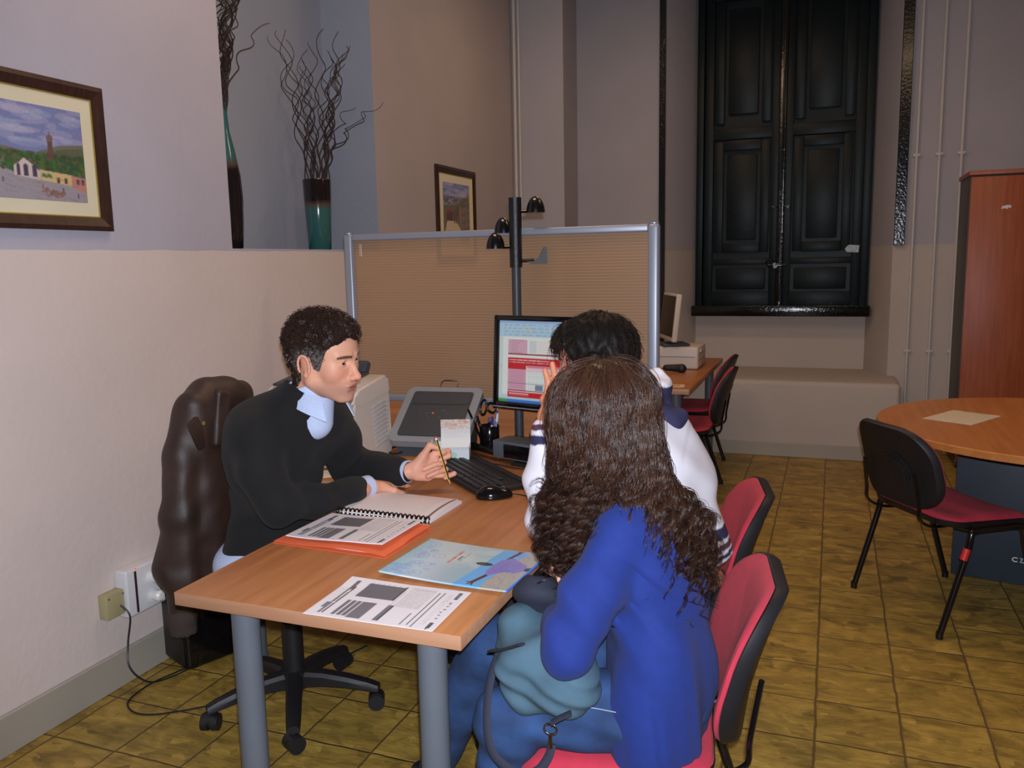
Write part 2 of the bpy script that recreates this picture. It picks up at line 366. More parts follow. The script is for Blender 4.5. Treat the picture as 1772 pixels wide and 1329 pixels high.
# ------------------------------------------------------------------ implicit surfaces for bodies and cloth
class Field:
    def __init__(s, lo, hi, res):
        s.lo = np.array(lo, np.float32); s.res = res; s.n = np.ceil((np.array(hi) - s.lo) / res).astype(int) + 1
        s.ax = [s.lo[i] + res * np.arange(s.n[i], dtype=np.float32) for i in range(3)]
        s.F = np.full(s.n, 0.08, np.float32)
    def sub(s, lo, hi, pad=0.035):
        sl = []
        for i in range(3):
            a = int(max(0, math.floor((lo[i] - pad - s.lo[i]) / s.res))); b = int(min(s.n[i], math.ceil((hi[i] + pad - s.lo[i]) / s.res) + 1))
            if b <= a: return None, None
            sl.append(slice(a, b))
        sl = tuple(sl); return sl, (s.ax[0][sl[0]][:, None, None], s.ax[1][sl[1]][None, :, None], s.ax[2][sl[2]][None, None, :])
    def _add(s, sl, d, k): 
        f = s.F[sl]; h = np.maximum(k - abs(f - d), 0) / max(k, 1e-6); s.F[sl] = np.minimum(f, d) - h * h * k * 0.25
    def _cut(s, sl, d, k):
        f = s.F[sl]; d = -d; h = np.maximum(k - abs(f - d), 0) / max(k, 1e-6); s.F[sl] = np.maximum(f, d) + h * h * k * 0.25
    def cone(s, a, b, ra, rb=None, k=0.02, cut=False):
        rb = ra if rb is None else rb; a = np.array(a, float); b = np.array(b, float); R = max(ra, rb)
        sl, g = s.sub(np.minimum(a, b) - R, np.maximum(a, b) + R)
        if sl is None: return
        d = b - a; q = float(d @ d) + 1e-12; px, py, pz = g[0] - a[0], g[1] - a[1], g[2] - a[2]
        t = np.clip((px * d[0] + py * d[1] + pz * d[2]) / q, 0, 1)
        D = np.sqrt((px - t * d[0]) ** 2 + (py - t * d[1]) ** 2 + (pz - t * d[2]) ** 2) - (ra + (rb - ra) * t)
        (s._cut if cut else s._add)(sl, D.astype(np.float32), k)
    def ell(s, c, r, R=None, k=0.02, cut=False):
        c = np.array(c, float); m_ = max(r) if R is not None else None
        rr = np.array([m_] * 3) if R is not None else np.array(r, float)
        sl, g = s.sub(c - rr, c + rr)
        if sl is None: return
        p = [g[0] - c[0], g[1] - c[1], g[2] - c[2]]
        if R is not None:
            R = np.array(R); p = [p[0] * R[0, i] + p[1] * R[1, i] + p[2] * R[2, i] for i in range(3)]
        k0 = np.sqrt((p[0] / r[0]) ** 2 + (p[1] / r[1]) ** 2 + (p[2] / r[2]) ** 2)
        k1 = np.sqrt((p[0] / r[0] ** 2) ** 2 + (p[1] / r[1] ** 2) ** 2 + (p[2] / r[2] ** 2) ** 2) + 1e-6
        D = k0 * (k0 - 1) / k1
        (s._cut if cut else s._add)(sl, np.clip(D, -0.2, 0.2).astype(np.float32), k)
    def box(s, c, h, rad, R=None, k=0.01, cut=False):
        c = np.array(c, float); m_ = float(np.linalg.norm(h)) if R is not None else None
        rr = np.array([m_] * 3) if R is not None else np.array(h, float)
        sl, g = s.sub(c - rr, c + rr)
        if sl is None: return
        p = [g[0] - c[0], g[1] - c[1], g[2] - c[2]]
        if R is not None:
            R = np.array(R); p = [p[0] * R[0, i] + p[1] * R[1, i] + p[2] * R[2, i] for i in range(3)]
        q = [abs(p[i]) - (h[i] - rad) for i in range(3)]
        D = np.sqrt(np.maximum(q[0], 0) ** 2 + np.maximum(q[1], 0) ** 2 + np.maximum(q[2], 0) ** 2) + np.minimum(np.maximum(np.maximum(q[0], q[1]), q[2]), 0) - rad
        (s._cut if cut else s._add)(sl, D.astype(np.float32), k)
    def chain(s, pts, rad, k=0.02):
        for i in range(len(pts) - 1): s.cone(pts[i], pts[i + 1], rad[i], rad[i + 1], k)
    def halfspace(s, n, d, k=0.004):
        """keep the side where n.p < d"""
        D = n[0] * s.ax[0][:, None, None] + n[1] * s.ax[1][None, :, None] + n[2] * s.ax[2][None, None, :] - d
        s._cut((slice(None),) * 3, -D.astype(np.float32), k)
    def warp(s, fn):
        s.F += fn(s.ax[0][:, None, None], s.ax[1][None, :, None], s.ax[2][None, None, :]).astype(np.float32)
    def mesh(s):
        F = s.F; n = F.shape; ins = F < 0
        c = [ins[i:n[0] - 1 + i, j:n[1] - 1 + j, k:n[2] - 1 + k] for i in (0, 1) for j in (0, 1) for k in (0, 1)]
        cnt = sum(x.astype(np.int8) for x in c); act = (cnt > 0) & (cnt < 8)
        I, J, K = np.nonzero(act); N = len(I); P = np.zeros((N, 3)); W = np.zeros(N)
        val = lambda a: F[I + a[0], J + a[1], K + a[2]]
        cs = [(i, j, k) for i in (0, 1) for j in (0, 1) for k in (0, 1)]
        for a in cs:
            for ax in range(3):
                if a[ax]: continue
                b = list(a); b[ax] = 1; fa, fb = val(a), val(b); cr = (fa < 0) != (fb < 0)
                t = np.where(cr, fa / np.where(cr, fa - fb, 1), 0)
                q = np.array(a, float)[None] + np.zeros((N, 3)); q[:, ax] += t
                P += q * cr[:, None]; W += cr
        P /= W[:, None]; V = s.lo + (np.stack([I, J, K], 1) + P) * s.res
        idx = np.full(act.shape, -1, np.int64); idx[I, J, K] = np.arange(N); Q = []
        for ax in range(3):
            sl0 = [slice(1, n[0] - 1), slice(1, n[1] - 1), slice(1, n[2] - 1)]; sl1 = list(sl0)
            sl0[ax] = slice(0, n[ax] - 1); sl1[ax] = slice(1, n[ax])
            a, b = ins[tuple(sl0)], ins[tuple(sl1)]; e = np.argwhere(a != b)
            if not len(e): continue
            e = e + np.array([1 if i != ax else 0 for i in range(3)]); sgn = ins[e[:, 0], e[:, 1], e[:, 2]]
            u, v = [(1, 2), (2, 0), (0, 1)][ax]
            def at(du, dv):
                q = e.copy(); q[:, u] -= du; q[:, v] -= dv; return idx[q[:, 0], q[:, 1], q[:, 2]]
            f = np.stack([at(1, 1), at(0, 1), at(0, 0), at(1, 0)], 1); f[~sgn] = f[~sgn][:, ::-1]; Q.append(f)
        Q = np.concatenate(Q); Q = Q[(Q >= 0).all(1)]
        return V, Q
def relax(V, F, it=2, lam=0.5):
    for _ in range(it):
        A = np.zeros_like(V); n = np.zeros(len(V)); k = F.shape[1]
        for i in range(k):
            a, b = F[:, i], F[:, (i + 1) % k]
            for c in range(3): A[:, c] += np.bincount(a, V[b, c], len(V)) + np.bincount(b, V[a, c], len(V))
            n += np.bincount(a, minlength=len(V)) + np.bincount(b, minlength=len(V))
        V = V + lam * (A / np.maximum(n, 1)[:, None] - V)
    return V
def folds(amp, freq, seed, n=7, dirs=None):
    r = np.random.default_rng(seed); K = r.normal(size=(n, 3)); K /= np.linalg.norm(K, axis=1)[:, None]
    if dirs is not None: K = K * np.array(dirs)
    K *= freq * r.uniform(0.5, 1.5, (n, 1)); ph = r.uniform(0, 6.28, n)
    def fn(X, Y, Z):
        s = 0
        for k, p in zip(K, ph): s = s + np.sin(X * k[0] + Y * k[1] + Z * k[2] + p)
        return amp * s / math.sqrt(n)
    return fn
def join_np(parts):
    V, F, C = [], [], []; o = 0
    for v, f, c in parts:
        V.append(v); F.append(f + o); C.append(c); o += len(v)
    return np.concatenate(V), np.concatenate(F), np.concatenate(C)
def strands(S, rad, nside=3):
    """S (n,k,3) paths -> tubes; rad (k,) radii"""
    n, k, _ = S.shape; T = np.gradient(S, axis=1); T /= np.linalg.norm(T, axis=2, keepdims=True) + 1e-9
    up = np.array([0.31, 0.2, 0.93]); A = np.cross(T, up); A /= np.linalg.norm(A, axis=2, keepdims=True) + 1e-9; Bn = np.cross(T, A)
    rr = np.asarray(rad)[None, :, None]
    V = np.stack([S + rr * (math.cos(a) * A + math.sin(a) * Bn) for a in [2 * PI * j / nside for j in range(nside)]], 2)  # n,k,side,3
    id_ = np.arange(n * k * nside).reshape(n, k, nside); q = []
    for j in range(nside):
        j2 = (j + 1) % nside
        q.append(np.stack([id_[:, :-1, j], id_[:, :-1, j2], id_[:, 1:, j2], id_[:, 1:, j]], -1).reshape(-1, 4))
    return V.reshape(-1, 3), np.concatenate(q)

# ================================================================== THE ROOM
M_WALL = wall_mat('wall_paint', (178, 176, 190), (212, 199, 194), 1.525)
M_WALL2 = wall_mat('far_wall_paint', (172, 169, 175), (190, 180, 172), 1.52)
M_BASE = mat('baseboard_paint', (162, 156, 144), 0.5, var=0.06, scale=3)
M_CEIL = mat('ceiling_paint', (235, 230, 222), 0.9)
M_GREEN = mat('dark_green_gloss', (6, 13, 15), 0.16, var=0.3, scale=5, bump=0.5, bscale=55, coat=0.25)
M_GREEN2 = mat('dark_green_panel', (9, 23, 27), 0.42, var=0.3, scale=3, bump=0.2, bscale=40, spec=0.22)
M_FLOOR = floor_mat()
WX = -2.31; NX = -2.61; YM = 6.75; YC = 6.12
def struct(name, bm, m, **k):
    return tag(obj(name, bm, m, **k), kind='structure')
b = B(); box(b, (0.2, 2.9, -0.1), (6.6, 9.4, 0.2)); struct('floor', b, M_FLOOR)
b = B(); box(b, (0.2, 2.9, CEIL + 0.1), (6.6, 9.4, 0.2)); struct('ceiling', b, M_CEIL)
b = B()
box(b, ((WX + NX) / 2, 2.7, 0.7675), (WX - NX, 7.5, 1.535))                       # below the ledge
box(b, ((WX + NX) / 2, 0.93, (1.535 + CEIL) / 2), (WX - NX, 3.80, CEIL - 1.535))      # before the niche
box(b, ((WX + NX) / 2, 5.24, (1.535 + CEIL) / 2), (WX - NX, 2.42, CEIL - 1.535))      # beyond it
box(b, (NX - 0.1, 2.9, CEIL / 2), (0.2, 9.4, CEIL))
bmesh.ops.remove_doubles(b, verts=b.verts, dist=1e-5)
b.normal_update()
for f_ in b.faces:
    q_ = f_.calc_center_median()
    if q_.z > 1.54 and 2.84 < q_.y < 4.04 and q_.x < WX - 0.01: f_.material_index = 1
    if q_.x < NX + 0.01 and f_.normal.x > 0.9: f_.material_index = 1
    if q_.z > 1.54 and q_.y > 4.1 and f_.normal.x > 0.9 and q_.x > NX + .1: f_.material_index = 2
struct('wall_left', b, [M_WALL, wall_mat('niche_paint', (146, 154, 170), (146, 154, 170), 1.2), wall_mat('warm_wall_paint', (172, 162, 162), (190, 176, 164), 1.6)])
b = B()
prism(b, [(WX - 0.3, YC), (-1.905, YC), (-1.985, YM), (-1.985, YM + 0.5), (WX - 0.3, YM + 0.5)], 0, CEIL)   # pier in the corner
prism(b, [(-1.985, YM), (-1.265, YM), (-1.07, 7.12), (-1.07, 7.4), (-1.985, 7.4)], 0, CEIL)            # left splay
prism(b, [(0.402, YM), (3.4, YM), (3.4, 7.4), (0.25, 7.4), (0.25, 7.12)], 0, CEIL)
prism(b, [(-1.07, 7.12), (0.25, 7.12), (0.25, 7.4), (-1.07, 7.4)], 0, 0.985)
prism(b, [(-1.07, 7.3), (0.25, 7.3), (0.25, 7.4), (-1.07, 7.4)], 0.985, CEIL)
struct('wall_back', b, M_WALL2)
b = B(); box(b, (3.4, 2.9, CEIL / 2), (0.2, 9.4, CEIL)); struct('wall_right', b, M_WALL)
b = B(); box(b, (0.2, -1.7, CEIL / 2), (6.6, 0.2, CEIL)); struct('wall_front', b, M_WALL)
# masonry bench under the window
b = B()
pr = [(6.3, 0.0), (6.3, 0.535)] + [(6.3 + 0.03 * (1 - math.cos(a)), 0.53 + 0.03 * math.sin(a)) for a in [PI / 2 * i / 5 for i in range(1, 6)]] + [(7.12, 0.56), (7.12, 0)]
box(b, (-0.41, 6.71, 0.265), (1.76, 0.82, 0.59), r=0.035, seg=4)
tag(obj('window_bench', b, M_WALL2), kind='structure'); bpy.data.objects['window_bench'].name = 'trim_1'
b = B(); box(b, (-0.41, 6.292, 0.05), (1.77, 0.016, 0.1), r=0.003, seg=1); box(b, (0.478, 6.52, 0.05), (0.016, 0.44, 0.1)); box(b, (1.9, YM - 0.008, 0.05), (3.0, 0.016, 0.1)); struct('baseboard_back', b, M_BASE)
b = B(); box(b, (WX + 0.008, 2.5, 0.065), (0.016, 7.2, 0.13), r=0.004, seg=1); struct('baseboard_left', b, M_BASE)
# dark boards at the corners of the splay
for k, (x0, x1, zb) in enumerate(((-1.31, -1.262, 0.56), (0.404, 0.476, 1.52))):
    b = B(); box(b, ((x0 + x1) / 2, YM - 0.012, (zb + CEIL) / 2), (x1 - x0, 0.05, CEIL - zb), r=0.004, seg=1); o = struct('trim_%d' % (k + 2), b, M_GREEN)
# window joinery: two shuttered leaves
wn = thing('window_1', None, None, (-0.405, 7.1, 0.985)); wn['kind'] = 'structure'
b = B()
box(b, (-0.635, 0, 1.35), (0.055, 0.09, 2.55), r=0.004); box(b, (0.63, 0, 1.35), (0.06, 0.09, 2.55), r=0.004); box(b, (0, 0, 2.6), (1.3, 0.09, 0.08))
obj('window_frame', b, M_GREEN2, wn)
b = B(); box(b, (0, -0.05, 0.04), (1.36, 0.16, 0.085), r=0.006); obj('window_sill', b, M_GREEN, wn)
for sx in (-1, 1):
    b = B(); cx = sx * 0.306; W_ = 0.59
    box(b, (cx, 0.03, 1.33), (W_, 0.02, 2.5))
    for dx in (-1, 1): box(b, (cx + dx * (W_ / 2 - 0.035), -0.005, 1.33), (0.07, 0.045, 2.5), r=0.004)
    for z_, h_ in ((0.13, 0.12), (0.435, 0.05), (1.45, 0.09), (2.52, 0.1)): box(b, (cx, -0.005, z_), (W_ - 0.1, 0.043, h_), r=0.004)
    box(b, (cx, 0.004, 0.295), (W_ - 0.20, 0.03, 0.17), r=0.008)                 # raised field, low panel
    lf = obj('shutter_leaf', b, M_GREEN2, wn)
    b = B()                                                                   # inner shutter set in the leaf
    for dx in (-1, 1): box(b, (cx + dx * (W_ / 2 - 0.115), -0.012, 0.95), (0.07, 0.03, 0.88), r=0.004)
    for z_ in (0.545, 1.36): box(b, (cx, -0.012, z_), (W_ - 0.30, 0.03, 0.08), r=0.003)
    box(b, (cx, -0.004, 0.95), (W_ - 0.36, 0.02, 0.68), r=0.006)
    for dx in (-1, 1): box(b, (cx + dx * (W_ / 2 - 0.115), -0.012, 2.0), (0.07, 0.03, 0.94), r=0.004)
    box(b, (cx, -0.004, 2.0), (W_ - 0.36, 0.02, 0.8), r=0.006)
    sh = obj('shutter_panel', b, M_GREEN2, wn)
    b = B(); cyl(b, (sx * 0.055, -0.03, 0.86), (sx * 0.055, -0.055, 0.86), 0.012, n=12); box(b, (sx * 0.05, -0.05, 0.86), (0.05, 0.012, 0.012), r=0.004); obj('shutter_knob', b, M_GREEN, wn)
b = B(); box(b, (0, -0.03, 1.33), (0.055, 0.03, 2.5), r=0.008, seg=3); cyl(b, (0.005, -0.055, 0.2), (0.005, -0.055, 2.4), 0.008, n=10); obj('meeting_stile', b, M_GREEN, wn)
b = B(); box(b, (-0.02, -0.06, 0.40), (0.15, 0.02, 0.022), r=0.005); cyl(b, (-0.03, -0.085, 0.40), (-0.03, -0.03, 0.40), 0.022, n=14); tube(b, smooth_path([(-0.09, -0.06, 0.40), (-0.1, -0.075, 0.425), (-0.07, -0.085, 0.445), (-0.03, -0.075, 0.43)], 5), 0.006)
obj('window_latch', b, M_GREEN, wn)
b = B(); prism(b, [(0.50, 0.435 + 0.06), (0.585, 0.49), (0.59, 0.545), (0.51, 0.55), (0.485, 0.52)], -0.0, 0.002, Matrix.Translation((-0.0, -0.029, 0)) @ Matrix.Rotation(PI / 2, 4, 'X'))
obj('torn_sticker', b, mat('old_paper', (170, 185, 200), 0.6, var=0.3, scale=60), wn)
# conduits on the back wall
M_PIPE = mat('painted_conduit', (196, 190, 184), 0.45)
for k, (x_, r_) in enumerate(((0.53, 0.011), (0.675, 0.011), (0.815, 0.012))):
    b = B(); cyl(b, (x_, YM - 0.014, 0.0), (x_, YM - 0.014, CEIL), r_, n=10)
    for z_ in (0.75, 2.15): box(b, (x_, YM - 0.012, z_), (0.05, 0.026, 0.02), r=0.003)
    o = obj('conduit_pipe', b, M_PIPE); tag(o, ['white painted conduit pipe on the back wall, nearest the window', 'white painted conduit pipe on the back wall, between the two others', 'white painted conduit pipe on the back wall, nearest the tall cabinet'][k], 'pipe', 'conduits on the back wall')
b = B(); cyl(b, (WX + 0.028, YC - 0.016, 0), (WX + 0.028, YC - 0.016, CEIL), 0.013, n=10); cyl(b, (WX + 0.062, YC - 0.012, 0), (WX + 0.062, YC - 0.012, CEIL), 0.009, n=10)
tag(obj('conduit_pipe', b, M_PIPE), 'pair of white conduits running up the far left corner of the room', 'pipe')
# ceiling lamps (above the frame)
M_LAMPCASE = mat('lamp_case', (225, 225, 225), 0.5); M_TUBE = mat('lamp_glow', (255, 220, 180), 0.5, emit=((255, 215, 170), 4.0))
for (lx, ly, lz), e_ in LAMPS:
    t = thing('ceiling_lamp', 'long white ceiling lamp over the %s' % ('desk of the three people' if ly < 3 else 'round table' if lx > 0 else 'far desk'), 'lamp', (lx, ly, CEIL), 0)
    b = B(); box(b, (0, 0, -0.04), (1.0, 0.26, 0.08), r=0.01); obj('housing', b, M_LAMPCASE, t)
    b = B(); box(b, (0, 0, -0.088), (0.92, 0.2, 0.015), r=0.005); obj('diffuser', b, M_TUBE, t)

# ================================================================== PICTURES, VASES, SOCKETS ON THE LEFT WALL
M_PRINT = vmat('print', 0.55, var=0.1); M_GLOSSPRINT = vmat('glossy_print', 0.22)
M_FRAME = mat('dark_wood_frame', (58, 36, 30), 0.35, var=0.3, scale=12, stretch=(1, 8, 1)); M_GOLD = mat('gilt_edge', (190, 165, 80), 0.35, metal=0.6)
M_PPT = mat('passepartout', (214, 208, 182), 0.8)
def town(seed, w=230, h=150):
    c = Canvas(w, h, (120, 130, 178)); r = np.random.default_rng(seed)
    for i in range(60): c.ell(r.uniform(0, w), r.uniform(0, h * .42), r.uniform(8, 30), r.uniform(2, 8), (176 + r.uniform(-20, 20), 178, 206), 0.35)
    return c, r
c, r = town(3)
c.poly([(60, 84), (100, 70), (150, 76), (190, 60), (230, 54), (230, 110), (60, 110)], (112, 112, 94)); c.poly([(150, 80), (200, 64), (230, 60), (230, 100), (150, 100)], (92, 98, 78))
c.poly([(0, 96), (230, 120), (230, 150), (0, 150)], (158, 152, 164)); c.rect(0, 92, 90, 150, (162, 156, 168)); c.poly([(60, 100), (230, 122), (230, 150), (60, 150)], (156, 150, 160))
c.rect(0, 62, 55, 95, (168, 160, 178)); c.rect(58, 66, 98, 104, (196, 178, 140)); c.rect(62, 62, 98, 67, (140, 110, 90))
for x in (64, 74, 84): c.rect(x, 74, x + 5, 82, (110, 90, 84)); c.rect(x, 88, x + 5, 97, (100, 80, 76))
for i in range(260): c.ell(r.uniform(98, 230), r.uniform(76, 106), r.uniform(2, 6), r.uniform(2, 5), (60 + r.uniform(-18, 30), 88 + r.uniform(-20, 25), 56), 0.8)
c.rect(172, 52, 180, 84, (104, 74, 70)); c.ell(176, 50, 5, 6, (120, 96, 90)); c.line(176, 40, 176, 48, 0.8, (120, 100, 100))
c.poly([(118, 100), (122, 96), (128, 92), (134, 86), (142, 92), (150, 98), (156, 104), (156, 118), (118, 114)], (206, 190, 190))
for x, w_, in ((122, 5), (132, 7), (145, 7)): c.ell(x + w_ / 2, 100, w_ / 2, 5, (74, 66, 90)); c.rect(x, 100, x + w_, 114, (74, 66, 90))
c.poly([(156, 102), (206, 106), (206, 124), (156, 118)], (206, 182, 130)); c.poly([(206, 106), (230, 112), (230, 134), (206, 126)], (190, 130, 120))
for x in (160, 168): c.poly([(x, 106), (x + 6, 108), (x + 8, 114), (x - 2, 113)], (88, 120, 90))
for x in (182, 194, 214, 222): c.rect(x, 112, x + 5, 121, (96, 70, 70))
for i in range(40): x = r.uniform(0, 225); y = r.uniform(112, 148); c.line(x, y, x + 14, y + 3, 0.6, (132, 126, 140), 0.6)
for x, y, q in ((60, 128, (60, 60, 80)), (66, 130, (50, 50, 70)), (158, 124, (170, 70, 70)), (190, 128, (70, 70, 90)), (214, 136, (60, 70, 100)), (100, 118, (80, 80, 90))): c.rect(x, y, x + 2.5, y + 8, q)
for i in range(30): c.ell(r.normal(176, 10), r.normal(138, 3), 3, 1.8, (130 + r.uniform(-40, 40), 100, 90), 0.7)
c.noise(5, 1)
PIC1 = c
c, r = town(8, 130, 190)
c.poly([(0, 72), (40, 66), (80, 60), (130, 30), (130, 190), (0, 190)], (120, 104, 90)); c.poly([(84, 50), (130, 26), (130, 190), (60, 120)], (138, 124, 112))
for i in range(120): c.ell(r.uniform(0, 130), r.uniform(50, 80) - 10, r.uniform(2, 7), r.uniform(2, 5), (104 + r.uniform(-20, 20), 100, 80), 0.6)
c.poly([(18, 110), (60, 112), (130, 190), (0, 190), (0, 160)], (206, 190, 160)); c.rect(14, 84, 44, 112, (96, 74, 78)); c.rect(16, 80, 32, 90, (150, 66, 66))
for x in (50, 60, 70): c.rect(x, 80 - (x - 50) / 2, x + 5, 118, (96, 78, 70))
for y in (60, 84, 108, 132, 150): c.line(88, y + 10, 130, y - 4, 1.2, (90, 84, 84)); 
for x in (92, 104, 118): c.line(x, 50, x, 160, 1.0, (84, 78, 78))
for i in range(24): c.ell(r.normal(100, 14), r.normal(168, 8), 6, 3, (96 + r.uniform(-20, 30), 84, 84), 0.5)
c.noise(6, 2); PIC2 = c
def picture(name, label, y0, y1, z0, z1, cv, fw, mg):
    """picture on the left wall: spans y0..y1, z0..z1; fw frame width, mg mat width"""
    W_, H_ = y1 - y0, z1 - z0
    t = thing(name, label, 'picture', (WX, (y0 + y1) / 2, (z0 + z1) / 2)); RM = Matrix(((0, 0, 1, 0), (1, 0, 0, 0), (0, 1, 0, 0), (0, 0, 0, 1)))  # x->y, y->z, z->x
    b = B(); d = 0.022
    O = [(-W_ / 2, -H_ / 2), (W_ / 2, -H_ / 2), (W_ / 2, H_ / 2), (-W_ / 2, H_ / 2)]
    I = [(x - math.copysign(fw, x), y - math.copysign(fw, y)) for x, y in O]; Mi = [(x - math.copysign(fw * .35, x), y - math.copysign(fw * .35, y)) for x, y in O]
    for i in range(4):
        j = (i + 1) % 4
        L_ = [(O, 0), (O, d * .8), (Mi, d), (I, d * .55), (I, 0.002)]
        for k in range(4):
            (A, za), (C, zc) = L_[k], L_[k + 1]
            b.faces.new([b.verts.new(RM @ Vector(v)) for v in ((*A[i], za), (*A[j], za), (*C[j], zc), (*C[i], zc))])
    bmesh.ops.remove_doubles(b, verts=b.verts, dist=1e-5); obj('frame', b, M_FRAME, t, ang=20)
    b = B(); g = 0.006
    for (x0, y0_, x1, y1_) in ((-1, -1, 1, -1), (1, -1, 1, 1), (1, 1, -1, 1), (-1, 1, -1, -1)):
        a = RM @ Vector((x0 * (W_ / 2 - fw - g / 2), y0_ * (H_ / 2 - fw - g / 2), 0.008)); c_ = RM @ Vector((x1 * (W_ / 2 - fw - g / 2), y1_ * (H_ / 2 - fw - g / 2), 0.008)); cyl(b, a, c_, g / 2, n=6)
    obj('gilt_slip', b, M_GOLD, t)
    b = B(); box(b, RM @ Vector((0, 0, 0.004)), RM @ Vector((W_ - 2 * fw, H_ - 2 * fw, 0.006))); obj('passepartout', b, M_PPT, t)
    sheet('print', cv, W_ - 2 * (fw + mg), H_ - 2 * (fw + mg), M_PRINT, t, M=Matrix.Translation((0.0072, 0, 0)) @ RM, thick=0.001)
picture('picture_frame', 'dark-framed watercolour of a town square hanging on the near left wall', 1.50, 2.21, 1.588, 2.055, PIC1, 0.042, 0.048)
picture('picture_frame', 'small dark-framed street watercolour on the wall behind the partition', 4.74, 5.34, 1.46, 2.062, PIC2, 0.042, 0.055)

def vase_mat(name, zs, dark_top):
    mt, nt, P = new_mat(name); P.inputs['Roughness'].default_value = 0.12; P.inputs['Coat Weight'].default_value = 0.5
    tc = node(nt, 'ShaderNodeTexCoord'); sp = node(nt, 'ShaderNodeSeparateXYZ'); nt.links.new(tc.outputs['Object'], sp.inputs[0])
    n1 = node(nt, 'ShaderNodeTexNoise'); n1.inputs['Scale'].default_value = 14; nt.links.new(tc.outputs['Object'], n1.inputs['Vector'])
    ma = node(nt, 'ShaderNodeMath', operation='MULTIPLY_ADD'); ma.inputs[1].default_value = 0.03; nt.links.new(n1.outputs['Fac'], ma.inputs[0]); nt.links.new(sp.outputs['Z'], ma.inputs[2])
    rp = node(nt, 'ShaderNodeMapRange'); rp.inputs['From Min'].default_value = zs - 0.01; rp.inputs['From Max'].default_value = zs + 0.04; nt.links.new(ma.outputs[0], rp.inputs['Value'])
    cr = node(nt, 'ShaderNodeValToRGB'); nt.links.new(rp.outputs[0], cr.inputs[0]); e = cr.color_ramp.elements
    dk = s2l((30, 24, 26)) + (1,); teal = s2l((52, 98, 98)) + (1,)
    e[0].color, e[1].color = (teal, dk) if dark_top else (dk, teal)
    x = e.new(0.5); x.color = s2l((84, 70, 60)) + (1,)
    nt.links.new(cr.outputs[0], P.inputs['Base Color']); return mt
M_TWIG = mat('twig_bark', (40, 26, 22), 0.7, var=0.3, scale=60)
def twigs(t, mouth_z, rm, specs, seed):
    """curly willow twigs; specs: list of (count, azimuth range, lean, height, curl)"""
    r = random.Random(seed)
    for (n, az0, az1, lean, hgt, curl) in specs:
        for k in range(n):
            az = math.radians(r.uniform(az0, az1)); ln = lean * r.uniform(0.6, 1.15); H_ = hgt * r.uniform(0.82, 1.08); ph = r.uniform(0, 6.28); tw = r.choice((-1, 1)) * r.uniform(15, 21)
            x0 = r.uniform(0.2, 0.85) * rm * math.cos(az + r.uniform(-.6, .6)); y0 = r.uniform(0.2, 0.85) * rm * math.sin(az + r.uniform(-.6, .6)); pts = []; N = 60
            for i in range(N):
                u = i / (N - 1); A = curl * (0.15 + 0.85 * min(1, u * 1.6)) * (u ** 0.6) * (1.25 - 0.6 * u)
                o_ = ln * u ** 1.5
                pts.append((x0 + o_ * math.cos(az) + A * math.cos(ph + tw * u * 1.35) , y0 + o_ * math.sin(az) + A * math.sin(ph + tw * u * 1.35), mouth_z - 0.12 + (H_ + 0.12) * (u ** (1.0 if ln < .25 else 0.75)) + 0.25 * A * math.sin(2.1 * tw * u)))
            b = B(); tube(b, pts, [0.0037 * (1 - 0.65 * i / (N - 1)) for i in range(N)], n=5); obj('twig', b, M_TWIG, t)
t = thing('vase', 'straight teal and black vase of curly twigs on the ledge', 'vase', (-2.44, 3.66, 1.535))
b = B(); lathe(b, [(0, 0.0), (0.052, 0.0), (0.056, 0.006), (0.066, 0.2), (0.071, 0.345), (0.069, 0.35), (0.064, 0.345), (0.058, 0.2), (0.05, 0.02), (0, 0.02)], n=40)
obj('body', b, vase_mat('teal_glaze', 0.225, True), t)
twigs(t, 0.35, 0.055, [(10, -20, 200, 0.10, 0.66, 0.036), (10, 20, 160, 0.16, 0.62, 0.036), (5, 215, 250, 0.17, 0.68, 0.04), (3, 60, 95, 0.40, 0.44, 0.04)], 5)
t = thing('vase', 'tall slim vase of curly twigs half hidden by the near wall', 'vase', (-2.445, 2.99, 1.535))
b = B(); lathe(b, [(0, 0), (0.045, 0.0), (0.05, 0.01), (0.058, 0.12), (0.062, 0.22), (0.058, 0.31), (0.042, 0.41), (0.024, 0.50), (0.017, 0.60), (0.02, 0.615), (0.015, 0.61), (0.012, 0.5), (0.02, 0.44), (0, 0.40)], n=40)
obj('body', b, vase_mat('teal_glaze_top', 0.36, False), t)
twigs(t, 0.61, 0.012, [(13, 60, 130, 0.13, 0.64, 0.042), (9, -60, 60, 0.13, 0.66, 0.042), (1, 80, 82, 0.25, 0.42, 0.03)], 11)

# socket strip, beige outlet and cables
t = thing('power_strip', 'white wall trunking box with plugs behind the jacket', 'socket', (WX, 2.235, 0.335))
b = B(); box(b, (0.028, 0, 0), (0.056, 0.29, 0.17), r=0.008, seg=3); obj('housing', b, mat('white_plastic', (214, 216, 220), 0.35), t)
b = B()
for y_ in (-0.03, 0.045, 0.11):
    for z_ in (0.028, -0.04): cyl(b, (0.054, y_, z_), (0.06, y_, z_), 0.026, n=24)
obj('socket_face', b, mat('socket_plastic', (222, 222, 222), 0.3), t)
b = B()
for y_, z_ in ((-0.03, 0.028), (-0.03, -0.04), (0.045, 0.028)):
    q = B(); lathe(q, [(0, 0), (0.02, 0), (0.021, 0.03), (0.014, 0.038), (0, 0.04)], n=16); q.transform(Matrix.Translation((0.058, y_, z_)) @ Matrix.Rotation(PI / 2, 4, 'Y')); merge(b, q)
tube(b, smooth_path([(0.09, -0.03, 0.028), (0.105, -0.01, 0.0), (0.09, 0.03, -0.03), (0.075, 0.09, -0.06), (0.07, 0.15, -0.07)], 6), 0.004, n=6)
